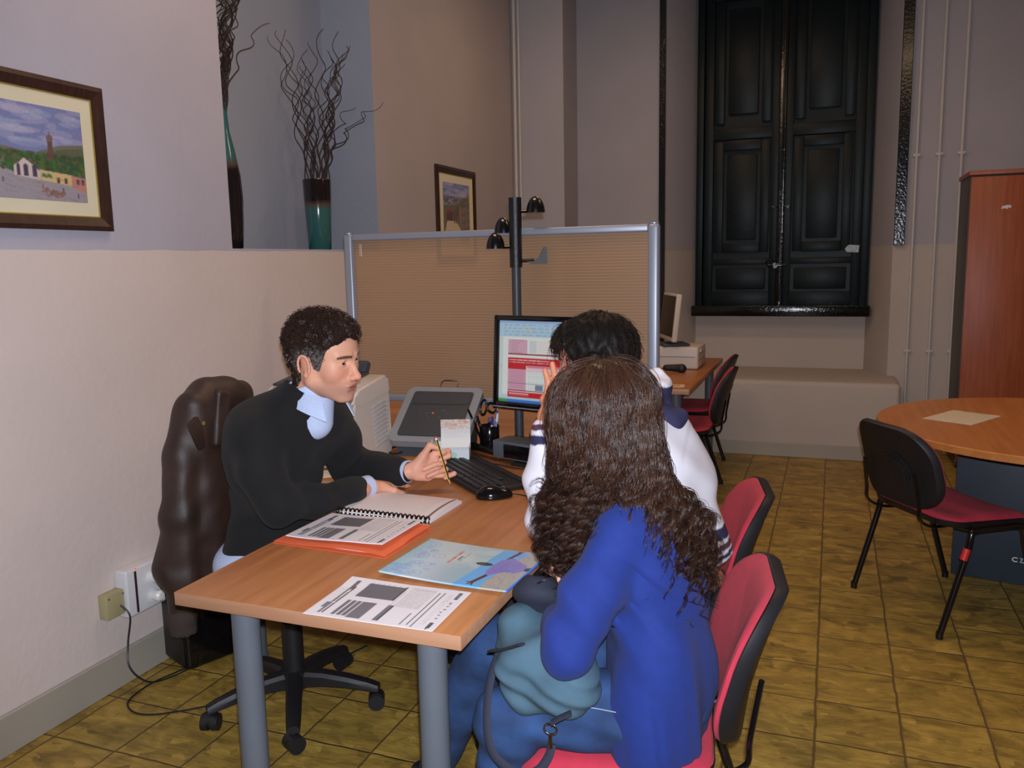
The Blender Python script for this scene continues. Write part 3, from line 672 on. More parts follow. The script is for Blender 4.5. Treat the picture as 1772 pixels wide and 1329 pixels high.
obj('plug', b, mat('plug_plastic', (228, 228, 226), 0.35), t)
b = B(); box(b, (0.057, -0.105, 0), (0.004, 0.008, 0.15)); obj('dark_slot', b, mat('slot', (50, 30, 40), 0.5), t)
b = B(); box(b, (0.052, -0.1, 0.082), (0.008, 0.008, 0.004), r=0.001); obj('pilot_light', b, mat('red_lamp', (220, 50, 40), 0.3, emit=((255, 60, 40), 1.0)), t)
M_OUT = mat('beige_plastic', (168, 160, 120), 0.45)
t = thing('wall_outlet', 'beige square phone outlet on the left wall with a cable', 'socket', (WX, 2.056, 0.315))
b = B(); box(b, (0.02, 0, 0), (0.04, 0.082, 0.088), r=0.004, seg=2); obj('housing', b, M_OUT, t)
for y_, z_ in ((-0.03, 0.03), (0.03, 0.03), (0.03, -0.03)):
    b = B(); cyl(b, (0.038, y_, z_), (0.0415, y_, z_), 0.003, n=8); obj('screw', b, M_FRAME, t)
M_CABLE = mat('black_cable', (24, 24, 30), 0.4)
b = B(); tube(b, smooth_path([(WX + 0.045, 2.066, 0.31), (WX + 0.075, 2.075, 0.27), (WX + 0.06, 2.07, 0.17), (WX + 0.075, 2.055, 0.09), (WX + 0.11, 2.1, 0.02), (WX + 0.14, 2.19, 0.006), (WX + 0.16, 2.26, 0.012), (WX + 0.13, 2.22, 0.006), (WX + 0.1, 2.10, 0.005), (WX + 0.13, 1.98, 0.005), (WX + 0.25, 1.95, 0.005), (WX + 0.42, 2.08, 0.005), (WX + 0.54, 2.26, 0.005), (WX + 0.62, 2.45, 0.005), (WX + 0.68, 2.62, 0.005)], 8), 0.0032, n=6)
tag(obj('phone_cable', b, M_CABLE), 'thin dark cable trailing from the wall outlet over the floor', 'cable')

# ================================================================== FURNITURE
M_DESK = wood('beech_desk', (162, 102, 58), (184, 124, 78), 'Y', rough=0.38, scale=22)
M_DESKE = wood('beech_edge', (166, 120, 90), (180, 136, 106), 'X', rough=0.45, scale=20)
M_LEG = mat('grey_leg_paint', (92, 98, 106), 0.42, var=0.05, bump=0.08, bscale=400)
M_RED = mat('red_upholstery', (186, 44, 66), 0.85, var=0.08, scale=30, bump=0.35, bscale=900, sheen=0.05)
M_BLK = mat('black_plastic', (26, 26, 30), 0.5, var=0.1, bump=0.1, bscale=600)
M_BLKM = mat('black_enamel', (14, 14, 18), 0.22, coat=0.3)
M_BLKG = mat('black_gloss', (14, 14, 16), 0.12)
M_DGREY = mat('dark_grey_plastic', (56, 60, 66), 0.45); M_MGREY = mat('mid_grey_plastic', (136, 140, 146), 0.45)
M_CHROME = mat('chrome', (200, 200, 205), 0.15, metal=1.0); M_ALU = mat('aluminium', (150, 156, 170), 0.38, metal=0.35)
M_PAPER = mat('white_paper', (226, 222, 226), 0.8, var=0.02)
DZ = 0.735
def desk(name, label, x0, x1, y0, y1, legs, gr=None):
    t = thing(name, label, 'desk', ((x0 + x1) / 2, (y0 + y1) / 2, 0), 0, gr); cx, cy = t.location.x, t.location.y
    b = B(); box(b, (0, 0, DZ - 0.0155), (x1 - x0, y1 - y0, 0.031), r=0.002, seg=2)
    for f in b.faces:
        f.material_index = 0 if abs(f.normal.z) > 0.9 else 1
    b.normal_update()
    for f in b.faces: f.material_index = 0 if f.normal.z > 0.9 or f.normal.z < -0.9 else 1
    obj('desktop', b, [M_DESK, M_DESKE], t)
    for lx, ly in legs:
        b = B(); cyl(b, (lx - cx, ly - cy, 0.0), (lx - cx, ly - cy, DZ - 0.031), 0.031, n=28); cyl(b, (lx - cx, ly - cy, 0), (lx - cx, ly - cy, 0.012), 0.036, n=28); obj('leg', b, M_LEG, t)
    z_ = DZ - 0.056
    lx0, lx1 = min(l[0] for l in legs) - cx, max(l[0] for l in legs) - cx; ly0, ly1 = min(l[1] for l in legs) - cy, max(l[1] for l in legs) - cy
    for l_ in (lx0, lx1): b = B(); box(b, (l_, (ly0 + ly1) / 2, z_), (0.03, ly1 - ly0, 0.05)); obj('under_rail', b, M_BLK, t)
    return t
desk('office_desk', 'beech-topped desk with round grey legs the three people sit at', -1.369, -0.657, 1.398, 3.0, [(-1.217, 1.45), (-0.747, 1.45), (-1.217, 2.93), (-0.747, 2.93)])
desk('side_desk', 'beech side desk under the beige printer, left of the main desk', -2.06, -1.371, 2.34, 3.0, [(-1.98, 2.42), (-1.98, 2.93), (-1.45, 2.93)])
desk('office_desk', 'beech desk behind the partition holding the far monitor', -1.55, -0.725, 4.62, 6.15, [(-1.48, 4.70), (-0.81, 4.70), (-1.48, 6.08), (-0.81, 6.08)])

def visitor_chair(label, loc, rz, group='red visitor chairs'):
    """front is local +Y"""
    t = thing('visitor_chair', label, 'chair', loc, rz, group)
    def fs(x, y, h):   # seat: dished, front edge rolled down
        z = 0.425 + 0.015 * (x / 0.23) ** 2 - (0.05 * max(0, (y - 0.1) / 0.11) ** 2) + 0.012 * max(0, (-y - 0.1) / 0.1) ** 2
        return Vector((x, y + 0.01, z + h))
    ol = rrect(0.46, 0.42, 0.075, 6)
    b = B(); pad(b, ol, 0.026, 0.004, 0, fs); obj('seat', b, M_RED, t)
    b = B(); pad(b, [(x * 1.012, y * 1.012) for x, y in ol], 0.001, 0.022, 0, lambda x, y, h: fs(x, y, h - 0.004)); obj('seat_shell', b, M_BLK, t)
    def fb(x, y, h):   # back: curved around the sitter and leaning back; y is up
        u = (y + 0.165) / 0.33; lean = -0.235 - 0.035 * u - 0.055 * u * u + 0.045 * (x / 0.22) ** 2
        return Vector((x * (1 - 0.06 * u), lean + h, 0.485 + 0.325 * u - 0.015))
    ob = []
    for x, y in rrect(0.45, 0.33, 0.13, 9):
        ob.append((x, y))
    b = B(); pad(b, ob, 0.024, 0.0, 0, fb); obj('backrest', b, M_RED, t)
    b = B(); pad(b, [(x * 1.015, y * 1.02) for x, y in ob], 0.006, 0.026, 0, lambda x, y, h: fb(x, y, h - 0.004))
    for r_ in (0.07, 0.085, 0.10):   # moulded arcs on the back shell
        tube(b, [fb(0.02 + r_ * math.cos(a), -0.04 + r_ * math.sin(a), -0.0315) for a in [math.radians(-10 + 14 * i) for i in range(9)]], 0.0028, n=5)
    obj('back_shell', b, M_BLK, t)
    for sx in (-1, 1):
        x0 = sx * 0.225; xf = sx * 0.262
        for nm, ys in (('leg', (0.12, 0.235)), ('leg', (-0.12, -0.235))):
            b = B(); p = [Vector((xf, ys[1], 0.012)), Vector((xf, ys[1] * .6 + ys[0] * .4, 0.155)), Vector((xf, ys[1] * .22 + ys[0] * .78, 0.29))] + smooth_path([(xf, ys[1] * 0.05 + ys[0] * .95, 0.355), (xf, ys[0] * 1.01, 0.385), (xf * 0.99, ys[0] * 0.93, 0.41), (xf * 0.985, ys[0] * 0.70, 0.418)], 5)
            tube(b, p, 0.0125, n=10, flat=1.0); cyl(b, (p[0].x, p[0].y, 0.0), (p[0].x, p[0].y, 0.028), 0.0138, n=12); obj('leg', b, M_BLKM, t)
        b = B(); tube(b, [(xf * 0.985, y_, 0.418) for y_ in (-0.085, -0.04, 0.04, 0.085)], 0.0125, n=10); tube(b, smooth_path([(x0 * 0.6, -0.10, 0.40), (x0 * 0.66, -0.2, 0.405), (x0 * 0.7, -0.262, 0.44), (x0 * 0.7, -0.27, 0.50), (x0 * .66, -0.29, 0.62)], 6), 0.011, n=8, flat=0.55); obj('side_rail', b, M_BLKM, t)
    b = B()
    for y_ in (-0.09, 0.09): tube(b, [(-0.258, y_, 0.412), (-0.15, y_, 0.398), (0.15, y_, 0.398), (0.258, y_, 0.412)], 0.01, n=8)
    obj('cross_bar', b, M_BLKM, t)
    return t
CH1 = visitor_chair('red and black chair the woman in blue sits on', (-0.415, 1.73, 0), math.radians(99))
CHAIRS = [('red and black chair the man in the white hoodie sits on', (-0.485, 2.40, 0), 101),
          ('red and black empty chair seen from behind at the round table', (0.475, 3.73, 0), -56),
          ('nearer red chair at the far desk', (-0.86, 5.12, 0), 92), ('farther red chair at the far desk, by the window bench', (-0.93, 5.78, 0), 90)]
for lb, lc, dg in CHAIRS:
    c_ = copy_tree(CH1); c_.location = lc; c_.rotation_euler = (0, 0, math.radians(dg)); c_['label'] = lb
b = B(); cyl(b, (0, 0, 0), (0, 0, 0.045), 0.0145, n=12)
CHR = [o for o in COL.objects if o.type == 'EMPTY' and o.get('label', '').endswith('at the round table')][0]
o = obj('red_sticker', b, mat('red_sticker', (200, 40, 40), 0.5), CHR); o.location = (0.262, -0.148, 0.305); o.rotation_euler = (math.radians(-18), 0, 0)

# swivel chair under the man in black
t = thing('swivel_chair', 'black five-star swivel chair with red cushions under the man in black', 'chair', (-1.635, 2.17, 0), math.radians(-84))
b = B(); pad(b, rrect(0.46, 0.44, 0.09, 6), 0.035, 0.02, 0, lambda x, y, h: Vector((x, y, 0.455 + h))); obj('seat', b, M_RED, t)
b = B(); box(b, (0, 0, 0.42), (0.30, 0.26, 0.04), r=0.015); obj('seat_mechanism', b, M_BLK, t)
b = B(); pad(b, rrect(0.38, 0.46, 0.11, 7), 0.025, 0.015, 0, lambda x, y, h: Vector((x, -0.235 - 0.03 * (y + .25) + h + 0.25 * x * x, 0.76 + y))); obj('backrest', b, M_RED, t)
b = B(); tube(b, smooth_path([(0, -0.05, 0.41), (0, -0.2, 0.41), (0, -0.275, 0.45), (0, -0.285, 0.65)], 6), 0.02, n=8, flat=0.5); obj('back_bar', b, M_BLK, t)
b = B(); cyl(b, (0, 0, 0.10), (0, 0, 0.30), 0.034, n=24); cyl(b, (0, 0, 0.30), (0, 0, 0.42), 0.024, n=24); obj('gas_column', b, M_BLK, t)
b = B(); lathe(b, [(0, 0.07), (0.045, 0.072), (0.05, 0.10), (0.046, 0.128), (0.03, 0.135), (0, 0.135)], n=24); obj('hub', b, M_BLK, t)
for k in range(5):
    a = math.radians(84 - 56 + 72 * k); d = Vector((math.cos(a), math.sin(a), 0)); n_ = Vector((-d.y, d.x, 0))
    b = B(); prof = [(0.03, 0.132, 0.078, 0.028), (0.10, 0.128, 0.082, 0.025), (0.18, 0.115, 0.078, 0.024), (0.25, 0.098, 0.068, 0.022), (0.285, 0.085, 0.062, 0.02)]; rings = []
    for s_, zt, zb, w_ in prof: rings.append([b.verts.new(d * s_ + n_ * u * w_ + Vector((0, 0, z))) for u, z in ((-0.7, zt - .004), (0, zt), (0.7, zt - .004), (1, zt - 0.016), (1, zb), (-1, zb), (-1, zt - 0.016))])
    for i in range(len(rings) - 1):
        for j in range(7): b.faces.new((rings[i][j], rings[i][(j + 1) % 7], rings[i + 1][(j + 1) % 7], rings[i + 1][j]))
    b.faces.new(rings[0]); b.faces.new(rings[-1][::-1]); bmesh.ops.recalc_face_normals(b, faces=b.faces); obj('base_arm', b, M_BLK, t, ang=30)
    b = B(); c0 = d * 0.275; ca = a + (0.5 + k * 1.3); w = Vector((math.cos(ca), math.sin(ca), 0))
    for s_ in (-1, 1): cyl(b, c0 + w * s_ * 0.006 + Vector((0, 0, 0.027)), c0 + w * s_ * 0.027 + Vector((0, 0, 0.027)), 0.027, n=20)
    cyl(b, c0 + Vector((0, 0, 0.03)), c0 + Vector((0, 0, 0.075)), 0.009, n=10); cyl(b, c0 - w * 0.02 + Vector((0, 0, 0.034)), c0 + w * 0.02 + Vector((0, 0, 0.034)), 0.024, n=16); obj('castor', b, M_BLK, t)

# round table
t = thing('round_table', 'round beech-topped meeting table on a dark panel base', 'table', (0.925, 4.015, 0))
M_DESK2 = wood('beech_round', (176, 108, 52), (194, 128, 68), 'Y', rough=0.38, scale=22)
b = B(); lathe(b, [(0, -0.0), (0.710, 0.0), (0.717, 0.003), (0.717, 0.028), (0.713, 0.032), (0, 0.032)], (0, 0, DZ - 0.032), n=96); obj('tabletop', b, M_DESK2, t)
M_NAVY = mat('dark_blue_grey_panel', (44, 54, 68), 0.55, var=0.08)
b = B(); box(b, (-0.05, 0.05, 0.352), (0.66, 0.03, 0.70), r=0.004, rot=math.radians(-12)); obj('panel', b, M_NAVY, t)
b = B(); box(b, (-0.05, 0.05, 0.352), (0.03, 0.66, 0.70), r=0.004, rot=math.radians(-12)); obj('panel', b, M_NAVY, t)
b = B(); M1 = Matrix.Translation((-0.135, 0.03, 0.125)) @ Matrix.Rotation(math.radians(-12), 4, 'Z') @ Matrix.Rotation(PI / 2, 4, 'X')
tube(b, [M1 @ Vector((0.012 * math.cos(a), 0.009 * math.sin(a), 0.0085)) for a in [math.radians(50 + 26 * i) for i in range(11)]], 0.0025, n=6)
tube(b, [M1 @ Vector(p) for p in ((0.016, 0.009, 0.0085), (0.026, 0.007, 0.0085), (0.018, -0.009, 0.0085), (0.032, -0.009, 0.0085))], 0.0025, n=6)
obj('white_lettering', b, mat('white_letter', (230, 230, 230), 0.5), t)
b = B(); a_ = math.radians(-109); M1 = Matrix.Translation((0.718 * math.cos(a_), 0.718 * math.sin(a_), DZ - 0.016)) @ Matrix.Rotation(a_ + PI / 2, 4, 'Z')
box(b, (0, 0, 0), (0.042, 0.003, 0.014), r=0.001); b.transform(M1); obj('maker_plate', b, M_ALU, t)

# tall cabinet
M_CAB = wood('cherry_cabinet', (150, 74, 40), (172, 92, 54), 'Z', rough=0.45, scale=22)
t = thing('tall_cabinet', 'tall cherry-fronted cabinet with grey sides against the back wall', 'cabinet', (1.225, 6.47, 0))
b = B(); box(b, (0, 0.01, 0.985), (0.82, 0.46, 1.93), r=0.003); obj('carcass', b, mat('grey_laminate', (76, 72, 70), 0.5), t)
b = B(); box(b, (0, 0, 1.965), (0.84, 0.50, 0.028), r=0.003); obj('top_board', b, M_CAB, t)
for sx in (-1, 1):
    b = B(); box(b, (sx * 0.2035, -0.228, 0.995), (0.403, 0.018, 1.89), r=0.002); dr = obj('door', b, M_CAB, t)
    b = B(); tube(b, [(sx * 0.03, -0.238, 1.0), (sx * 0.03, -0.262, 1.0), (sx * 0.03, -0.262, 1.12), (sx * 0.03, -0.238, 1.12)], 0.005, n=8); obj('handle', b, M_ALU, dr)
b = B(); prism(b, [(-0.225, 1.73), (-0.205, 1.735), (-0.19, 1.728), (-0.188, 1.738), (-0.172, 1.735), (-0.17, 1.752), (-0.2, 1.755), (-0.205, 1.75), (-0.222, 1.75)], 0, 0.001, Matrix.Translation((0, -0.2375, 0)) @ Matrix.Rotation(PI / 2, 4, 'X')); obj('paper_scrap', b, M_PAPER, t)

# partition
t = thing('office_partition', 'grey aluminium partition with a ribbed brown translucent panel behind the desk', 'partition', (-1.27, 3.1, 0))
L0, R0, ZT = -0.67, 0.67, 1.59
for x_ in (L0 + 0.02, R0 - 0.02):
    b = B(); box(b, (x_, 0, ZT / 2), (0.042, 0.042, ZT - 0.006), r=0.012, seg=4); cyl(b, (x_, 0, ZT - 0.004), (x_, 0, ZT + 0.002), 0.018, n=20); obj('post', b, M_ALU, t)
for z_, h_ in ((ZT - 0.018, 0.028), (0.895, 0.03)):
    b = B(); box(b, (0, 0, z_), (R0 - L0 - 0.08, 0.03, h_), r=0.006, seg=3); obj('rail', b, M_ALU, t)
b = B(); box(b, (0, 0, 0.50), (R0 - L0 - 0.08, 0.018, 0.76)); obj('lower_panel', b, wood('panel_wood', (160, 98, 56), (180, 116, 70), 'X', rough=0.5), t)
for x_ in (L0 + 0.02, R0 - 0.02):
    b = B(); box(b, (x_, 0, 0.012), (0.06, 0.42, 0.024), r=0.006); obj('foot', b, M_ALU, t)
def partition_mat():
    mt = bpy.data.materials.new('ribbed_polycarbonate'); mt.use_nodes = True; nt = mt.node_tree; nt.nodes.clear(); L = nt.links
    out = node(nt, 'ShaderNodeOutputMaterial'); tc = node(nt, 'ShaderNodeTexCoord'); sp = node(nt, 'ShaderNodeSeparateXYZ'); L.new(tc.outputs['Object'], sp.inputs[0])
    m1 = node(nt, 'ShaderNodeMath', operation='MULTIPLY'); m1.inputs[1].default_value = 1 / 0.0115; L.new(sp.outputs['Z'], m1.inputs[0])
    fr = node(nt, 'ShaderNodeMath', operation='FRACT'); L.new(m1.outputs[0], fr.inputs[0])
    cr = node(nt, 'ShaderNodeValToRGB'); e = cr.color_ramp.elements; e[0].position = 0.0; e[0].color = (0.66, 0.66, 0.66, 1); e[1].position = 0.5; e[1].color = (0.38, 0.38, 0.38, 1); x = e.new(0.9); x.color = (0.42, 0.42, 0.42, 1)
    L.new(fr.outputs[0], cr.inputs[0])
    tr = node(nt, 'ShaderNodeBsdfTransparent'); tr.inputs[0].default_value = (0.90, 0.80, 0.68, 1)
    rf = node(nt, 'ShaderNodeBsdfDiffuse'); rf.inputs[0].default_value = s2l((204, 174, 144)) + (1,)
    tl = node(nt, 'ShaderNodeBsdfTranslucent'); tl.inputs[0].default_value = s2l((204, 174, 144)) + (1,)
    gl = node(nt, 'ShaderNodeBsdfGlossy'); gl.inputs['Roughness'].default_value = 0.3; gl.inputs[0].default_value = (0.9, 0.85, 0.8, 1)
    a1 = node(nt, 'ShaderNodeMixShader'); a1.inputs[0].default_value = 0.35; L.new(rf.outputs[0], a1.inputs[1]); L.new(tl.outputs[0], a1.inputs[2])
    a2 = node(nt, 'ShaderNodeMixShader'); L.new(cr.outputs[0], a2.inputs[0]); L.new(tr.outputs[0], a2.inputs[1]); L.new(a1.outputs[0], a2.inputs[2])
    a3 = node(nt, 'ShaderNodeMixShader'); a3.inputs[0].default_value = 0.04; L.new(a2.outputs[0], a3.inputs[1]); L.new(gl.outputs[0], a3.inputs[2]); L.new(a3.outputs[0], out.inputs[0])
    return mt
b = B(); box(b, (0, 0, (0.91 + ZT - 0.032) / 2), (R0 - L0 - 0.08, 0.006, ZT - 0.032 - 0.91)); obj('translucent_panel', b, partition_mat(), t)
b = B()
for i in range(6): tube(b, [(L0 + 0.075 + 0.006 * math.cos(a), -0.006, ZT - 0.05 - 0.009 * i + 0.004 * math.sin(a)) for a in [math.radians(-60 + 40 * k) for k in range(7)]], 0.0012, n=5)
obj('wire_coil', b, M_PAPER, t)

# coat stand
t = thing('coat_stand', 'black coat stand with domed hooks in front of the partition', 'coat stand', (-1.142, 3.035, 0))
b = B(); lathe(b, [(0, 0), (0.042, 0), (0.042, 0.01), (0.03, 0.02), (0.02, 0.025), (0, 0.025)], n=36); obj('foot', b, M_BLK, t)
b = B(); cyl(b, (0, 0, 0.02), (0, 0, 1.45), 0.018, n=24); obj('lower_pole', b, M_DGREY, t)
b = B(); cyl(b, (0, 0, 1.437), (0, 0, 1.70), 0.0245, n=28); obj('upper_pole', b, mat('black_crackle', (20, 20, 24), 0.35, bump=0.3, bscale=300), t)
def hook(dirx, z, dome=True, back=0.0):
    d = Vector((dirx[0], dirx[1], 0)).normalized(); n_ = Vector((-d.y, d.x, 0)); b = B(); Lh = 0.078
    tube(b, smooth_path([d * 0.02 + Vector((0, 0, z)), d * 0.045 + Vector((0, 0, z)), d * 0.07 + Vector((0, 0, z + 0.002))], 4), 0.0085, n=10, flat=0.8)
    if dome:   # half dome, open below
        R = []
        for i in range(9):
            a = PI / 2 * i / 8; R.append([b.verts.new(d * (Lh + 0.036 * math.cos(a) * math.cos(q)) + n_ * (0.033 * math.cos(a) * math.sin(q)) + Vector((0, 0, z - 0.006 + 0.062 * math.sin(a)))) for q in [2 * PI * j / 20 for j in range(20)]] if i < 8 else [b.verts.new(d * Lh + Vector((0, 0, z + 0.056)))])
        for i in range(7):
            for j in range(20): b.faces.new((R[i][j], R[i][(j + 1) % 20], R[i + 1][(j + 1) % 20], R[i + 1][j]))
        for j in range(20): b.faces.new((R[7][j], R[7][(j + 1) % 20], R[8][0]))
        b.faces.new(R[0][::-1])
    else:
        pts = [(0.04, z - .004), (0.07, z - 0.003), (0.09, z + 0.012), (0.10, z + 0.035), (0.107, z + 0.05), (0.114, z + 0.052), (0.118, z + 0.04), (0.119, z - 0.012), (0.06, z - 0.012)]
        A = [b.verts.new(d * s_ - n_ * 0.022 + Vector((0, 0, z_))) for s_, z_ in pts]; C = [b.verts.new(d * s_ + n_ * 0.022 + Vector((0, 0, z_))) for s_, z_ in pts]
        for i in range(len(pts)): b.faces.new((A[i], A[(i + 1) % len(pts)], C[(i + 1) % len(pts)], C[i]))
        b.faces.new(A[::-1]); b.faces.new(C)
    bmesh.ops.recalc_face_normals(b, faces=b.faces); obj('hook', b, M_BLKM if dome else M_BLK, t)
hook((0.95, 0.3), 1.648); hook((-0.85, 0.5), 1.575); hook((-0.9, -0.35), 1.515); hook((0.9, 0.35), 1.462, dome=False)

# ================================================================== ON THE DESK
def form_canvas(seed=0):
    c = Canvas(240, 168, (236, 232, 238)); W_, H_ = 240, 168; r = np.random.default_rng(seed)
    R = lambda u0, v0, u1, v1, col, al=1.0: c.rect(u0 * W_, v0 * H_, u1 * W_, v1 * H_, col, al)
    R(.085, .08, .118, .92, (120, 118, 124)); R(.118, .22, .13, .92, (50, 48, 54)); R(.10, .30, .118, .92, (226, 224, 228)); R(.085, .1, .112, .3, (110, 108, 114)); R(.06, .66, .085, .8, (130, 128, 134)); R(.085, .5, .105, .93, (130, 128, 134))
    c.ell(.11 * W_, .36 * H_, 3, 3, (240, 240, 240)); c.ell(.11 * W_, .66 * H_, 3, 3, (240, 240, 240))
    R(.20, .10, .51, .45, (112, 110, 118)); R(.505, .08, .515, .45, (50, 50, 54)); R(.53, .18, .535, .7, (170, 168, 172))
    for u in (.19, .235, .275): R(u, .56, u + .032, .93, (118, 116, 124))
    R(.315, .56, .43, .95, (122, 120, 128)); R(.52, .56, .56, .94, (124, 122, 130)); R(.555, .56, .565, .94, (50, 50, 54))
    for u in np.arange(.22, .51, .045): R(u, .07, u + .004, .10, (120, 118, 126))
    for u in np.arange(.56, .75, .0125):
        for v in np.arange(.08, .58, .018): R(u, v, u + .006, v + .012 * r.uniform(.5, 1.2), (176, 172, 180), .8)
    R(.785, .12, .793, .94, (52, 50, 56)); R(.82, .10, .828, .97, (52, 50, 56)); R(.735, .68, .742, .95, (52, 50, 56))
    for u in (.872, .89): 
        for v in np.arange(.12, .9, .012): R(u, v, u + .005, v + .009, (150, 148, 155), .8 if r.random() < .8 else 0)
    R(.925, .06, .955, .24, (84, 82, 90)); R(.93, .09, .95, .2, (120, 118, 128)); R(.93, .82, .957, .95, (90, 88, 96)); R(.935, .95, .945, .98, (90, 88, 96))
    for v in (.33, .36, .42, .5, .57, .64, .72): c.ell((.935 + r.uniform(-.008, .008)) * W_, v * H_, 2.6, 2.0, (110, 108, 116)); 
    return c
FORM = form_canvas()
def paper(name, label, cv, w, h, loc, rz, fn=None, cat='paper', group=None, mt=None, thick=0.0008):
    o = sheet(name, cv, w, h, mt or M_PRINT, None, fn, thick); o.location = loc; o.rotation_euler = (0, 0, math.radians(rz))
    return tag(o, label, cat, group)
paper('printed_form', 'white printed form with grey blocks at the near edge of the desk', FORM, 0.30, 0.206, (-0.872, 1.498, DZ + 0.0005), 1.5, fn=lambda X, Y: 0.004 * np.maximum(0, (Y - 0.05) / 0.05) * np.maximum(0, (-X) / 0.15))
# orange folder and the form on it
t = thing('orange_folder', 'thin orange folder under a printed form, between the notebook and the desk edge', 'folder', (-1.182, 1.862, DZ), math.radians(-2))
M_ORANGE = mat('orange_card', (232, 112, 68), 0.7, var=0.05)
b = B(); nx = 24
def bent(nx, ny, w, h, fz, th):
    bm = B(); T = [[bm.verts.new((w * (i / nx - .5), h * (j / ny - .5), fz(w * (i / nx - .5), h * (j / ny - .5)) + th)) for i in range(nx + 1)] for j in range(ny + 1)]
    L = [[bm.verts.new((v.co.x, v.co.y, v.co.z - th)) for v in row] for row in T]
    for j in range(ny):
        for i in range(nx): bm.faces.new((T[j][i], T[j][i + 1], T[j + 1][i + 1], T[j + 1][i])); bm.faces.new((L[j + 1][i], L[j + 1][i + 1], L[j][i + 1], L[j][i]))
    for i in range(nx): bm.faces.new((L[0][i], L[0][i + 1], T[0][i + 1], T[0][i])); bm.faces.new((T[ny][i], T[ny][i + 1], L[ny][i + 1], L[ny][i]))
    for j in range(ny): bm.faces.new((L[j + 1][0], L[j][0], T[j][0], T[j + 1][0])); bm.faces.new((L[j][nx], L[j + 1][nx], T[j + 1][nx], T[j][nx]))
    return bm
obj('cover', bent(12, 8, 0.345, 0.245, lambda x, y: 0.0005, 0.0012), M_ORANGE, t)
obj('cover', bent(24, 8, 0.34, 0.242, lambda x, y: 0.009 + 0.004 * math.sin(x * 14) - 0.006 * (max(0, x) / 0.17) ** 2 * (1 if y < 0 else .3), 0.0012), M_ORANGE, t)
b = B()
for i, dz_ in enumerate((0.0028, 0.0044)): merge(b, bent(10, 6, 0.30, 0.21, lambda x, y, d=dz_: d, 0.001))
obj('enclosed_sheets', b, M_PAPER, t)
paper('printed_form', 'white printed form with grey blocks lying on the orange folder', FORM, 0.30, 0.21, (-1.185, 1.875, DZ + 0.0115), -2, fn=lambda X, Y: 0.007 + 0.004 * np.sin(X * 14) + 0.004 * np.maximum(0, (X - .08) / .07) ** 2 - 0.002, thick=0.0025)
# spiral notebook
t = thing('spiral_report', 'open spiral-bound report with a white page beside the man in black', 'notebook', (-1.185, 2.02, DZ), math.radians(-1))
c = Canvas(240, 168, (232, 222, 224)); r = np.random.default_rng(4)
for v in np.arange(14, 150, 4.2):
    x = 16.0
    while x < 205: w_ = r.uniform(3, 12); c.rect(x, v, min(x + w_, 206), v + 1.1, (196, 182, 188), 0.8); x += w_ + 2
c.rect(222, 6, 228, 166, (96, 92, 98)); c.rect(231, 0, 240, 8, (200, 60, 50))
cu = lambda X, Y: 0.003 + 0.013 * np.sin(np.clip((Y + 0.105) / 0.21, 0, 1) * PI * 0.9) ** 0.7 * (1 - 0.25 * (X / .15)) 
o = sheet('page', c, 0.302, 0.208, M_PRINT, t, cu, 0.0006); o.location = (0, 0.112, 0.0025)
b = B(); merge(b, bent(20, 20, 0.30, 0.205, lambda x, y: 0.0, 0.0022)); 
for v in b.verts: v.co.z += (float(cu(np.float64(v.co.x), np.float64(v.co.y))) - 0.001) if v.co.z > 0.001 else 0.0
ob_ = obj('page_block', b, M_PAPER, t); ob_.location = (0, 0.112, 0.0)
c = Canvas(60, 30, (234, 230, 234)); c.ell(10, 12, 3, 3, (190, 150, 190)); c.rect(30, 14, 44, 16, (210, 120, 120))
o = sheet('page', c, 0.302, 0.15, M_PRINT, t, None, 0.002); o.location = (0, -0.082, 0.001)
b = B()
for i in range(21):
    x = -0.145 + 0.0145 * i; tube(b, [(x, 0.012 * math.cos(a) + 0.0, 0.010 + 0.011 * math.sin(a)) for a in [2 * PI * k / 12 for k in range(12)]], 0.0026, n=6, closed=True)
obj('spiral', b, M_BLKG, t)
# glossy folder with the outstretched figure
c = Canvas(300, 220, (186, 220, 228)); W_, H_ = 300, 220; r = np.random.default_rng(2)
for i in range(W_): c.a[:, i] = np.array((172 + 24 * math.sin(i / 60), 214, 228)) * (0.94 + 0.06 * math.sin(i / 35))
for i in range(60): c.ell(r.uniform(40, 200), r.uniform(0, 120), r.uniform(15, 50), r.uniform(10, 30), (206, 216, 214), 0.12)
for i in range(34):
    x, y = r.uniform(6, 92), r.uniform(20, 214)
    if x > 60 and y < 90: continue
    c.ring(x, y, r.uniform(4, 15), 1.2, (150, 172, 222), 0.55); c.ell(x, y, 3, 3, (150, 172, 222), .5)
for i in range(22): x, y = r.uniform(0, 50), r.uniform(160, 220); c.ell(x, y, 12, 6, (130, 178, 232), 0.25)
c.poly([(196, 0), (300, 0), (300, 220), (176, 220), (184, 150), (190, 60)], (112, 178, 236)); c.poly([(262, 0), (300, 0), (300, 220), (240, 220), (236, 180), (252, 60)], (176, 172, 168))
for i in range(400): c.ell(r.uniform(238, 300), r.uniform(0, 220), r.uniform(1, 4), r.uniform(1, 3), (176 + r.uniform(-40, 30), 170 + r.uniform(-40, 30), 160), 0.6)
c.poly([(196, 0), (262, 0), (246, 100), (200, 110)], (124, 180, 232), .6)
c.line(226, 60, 236, 14, 4.5, (92, 64, 66)); c.line(236, 14, 232, 4, 2.2, (92, 64, 66)); c.line(236, 14, 240, 3, 2.2, (92, 64, 66))
c.line(224, 150, 212, 196, 5, (92, 64, 66)); c.line(212, 196, 206, 210, 2.4, (92, 64, 66)); c.line(212, 196, 216, 212, 2.4, (92, 64, 66)); c.line(212, 196, 200, 200, 2, (92, 64, 66))
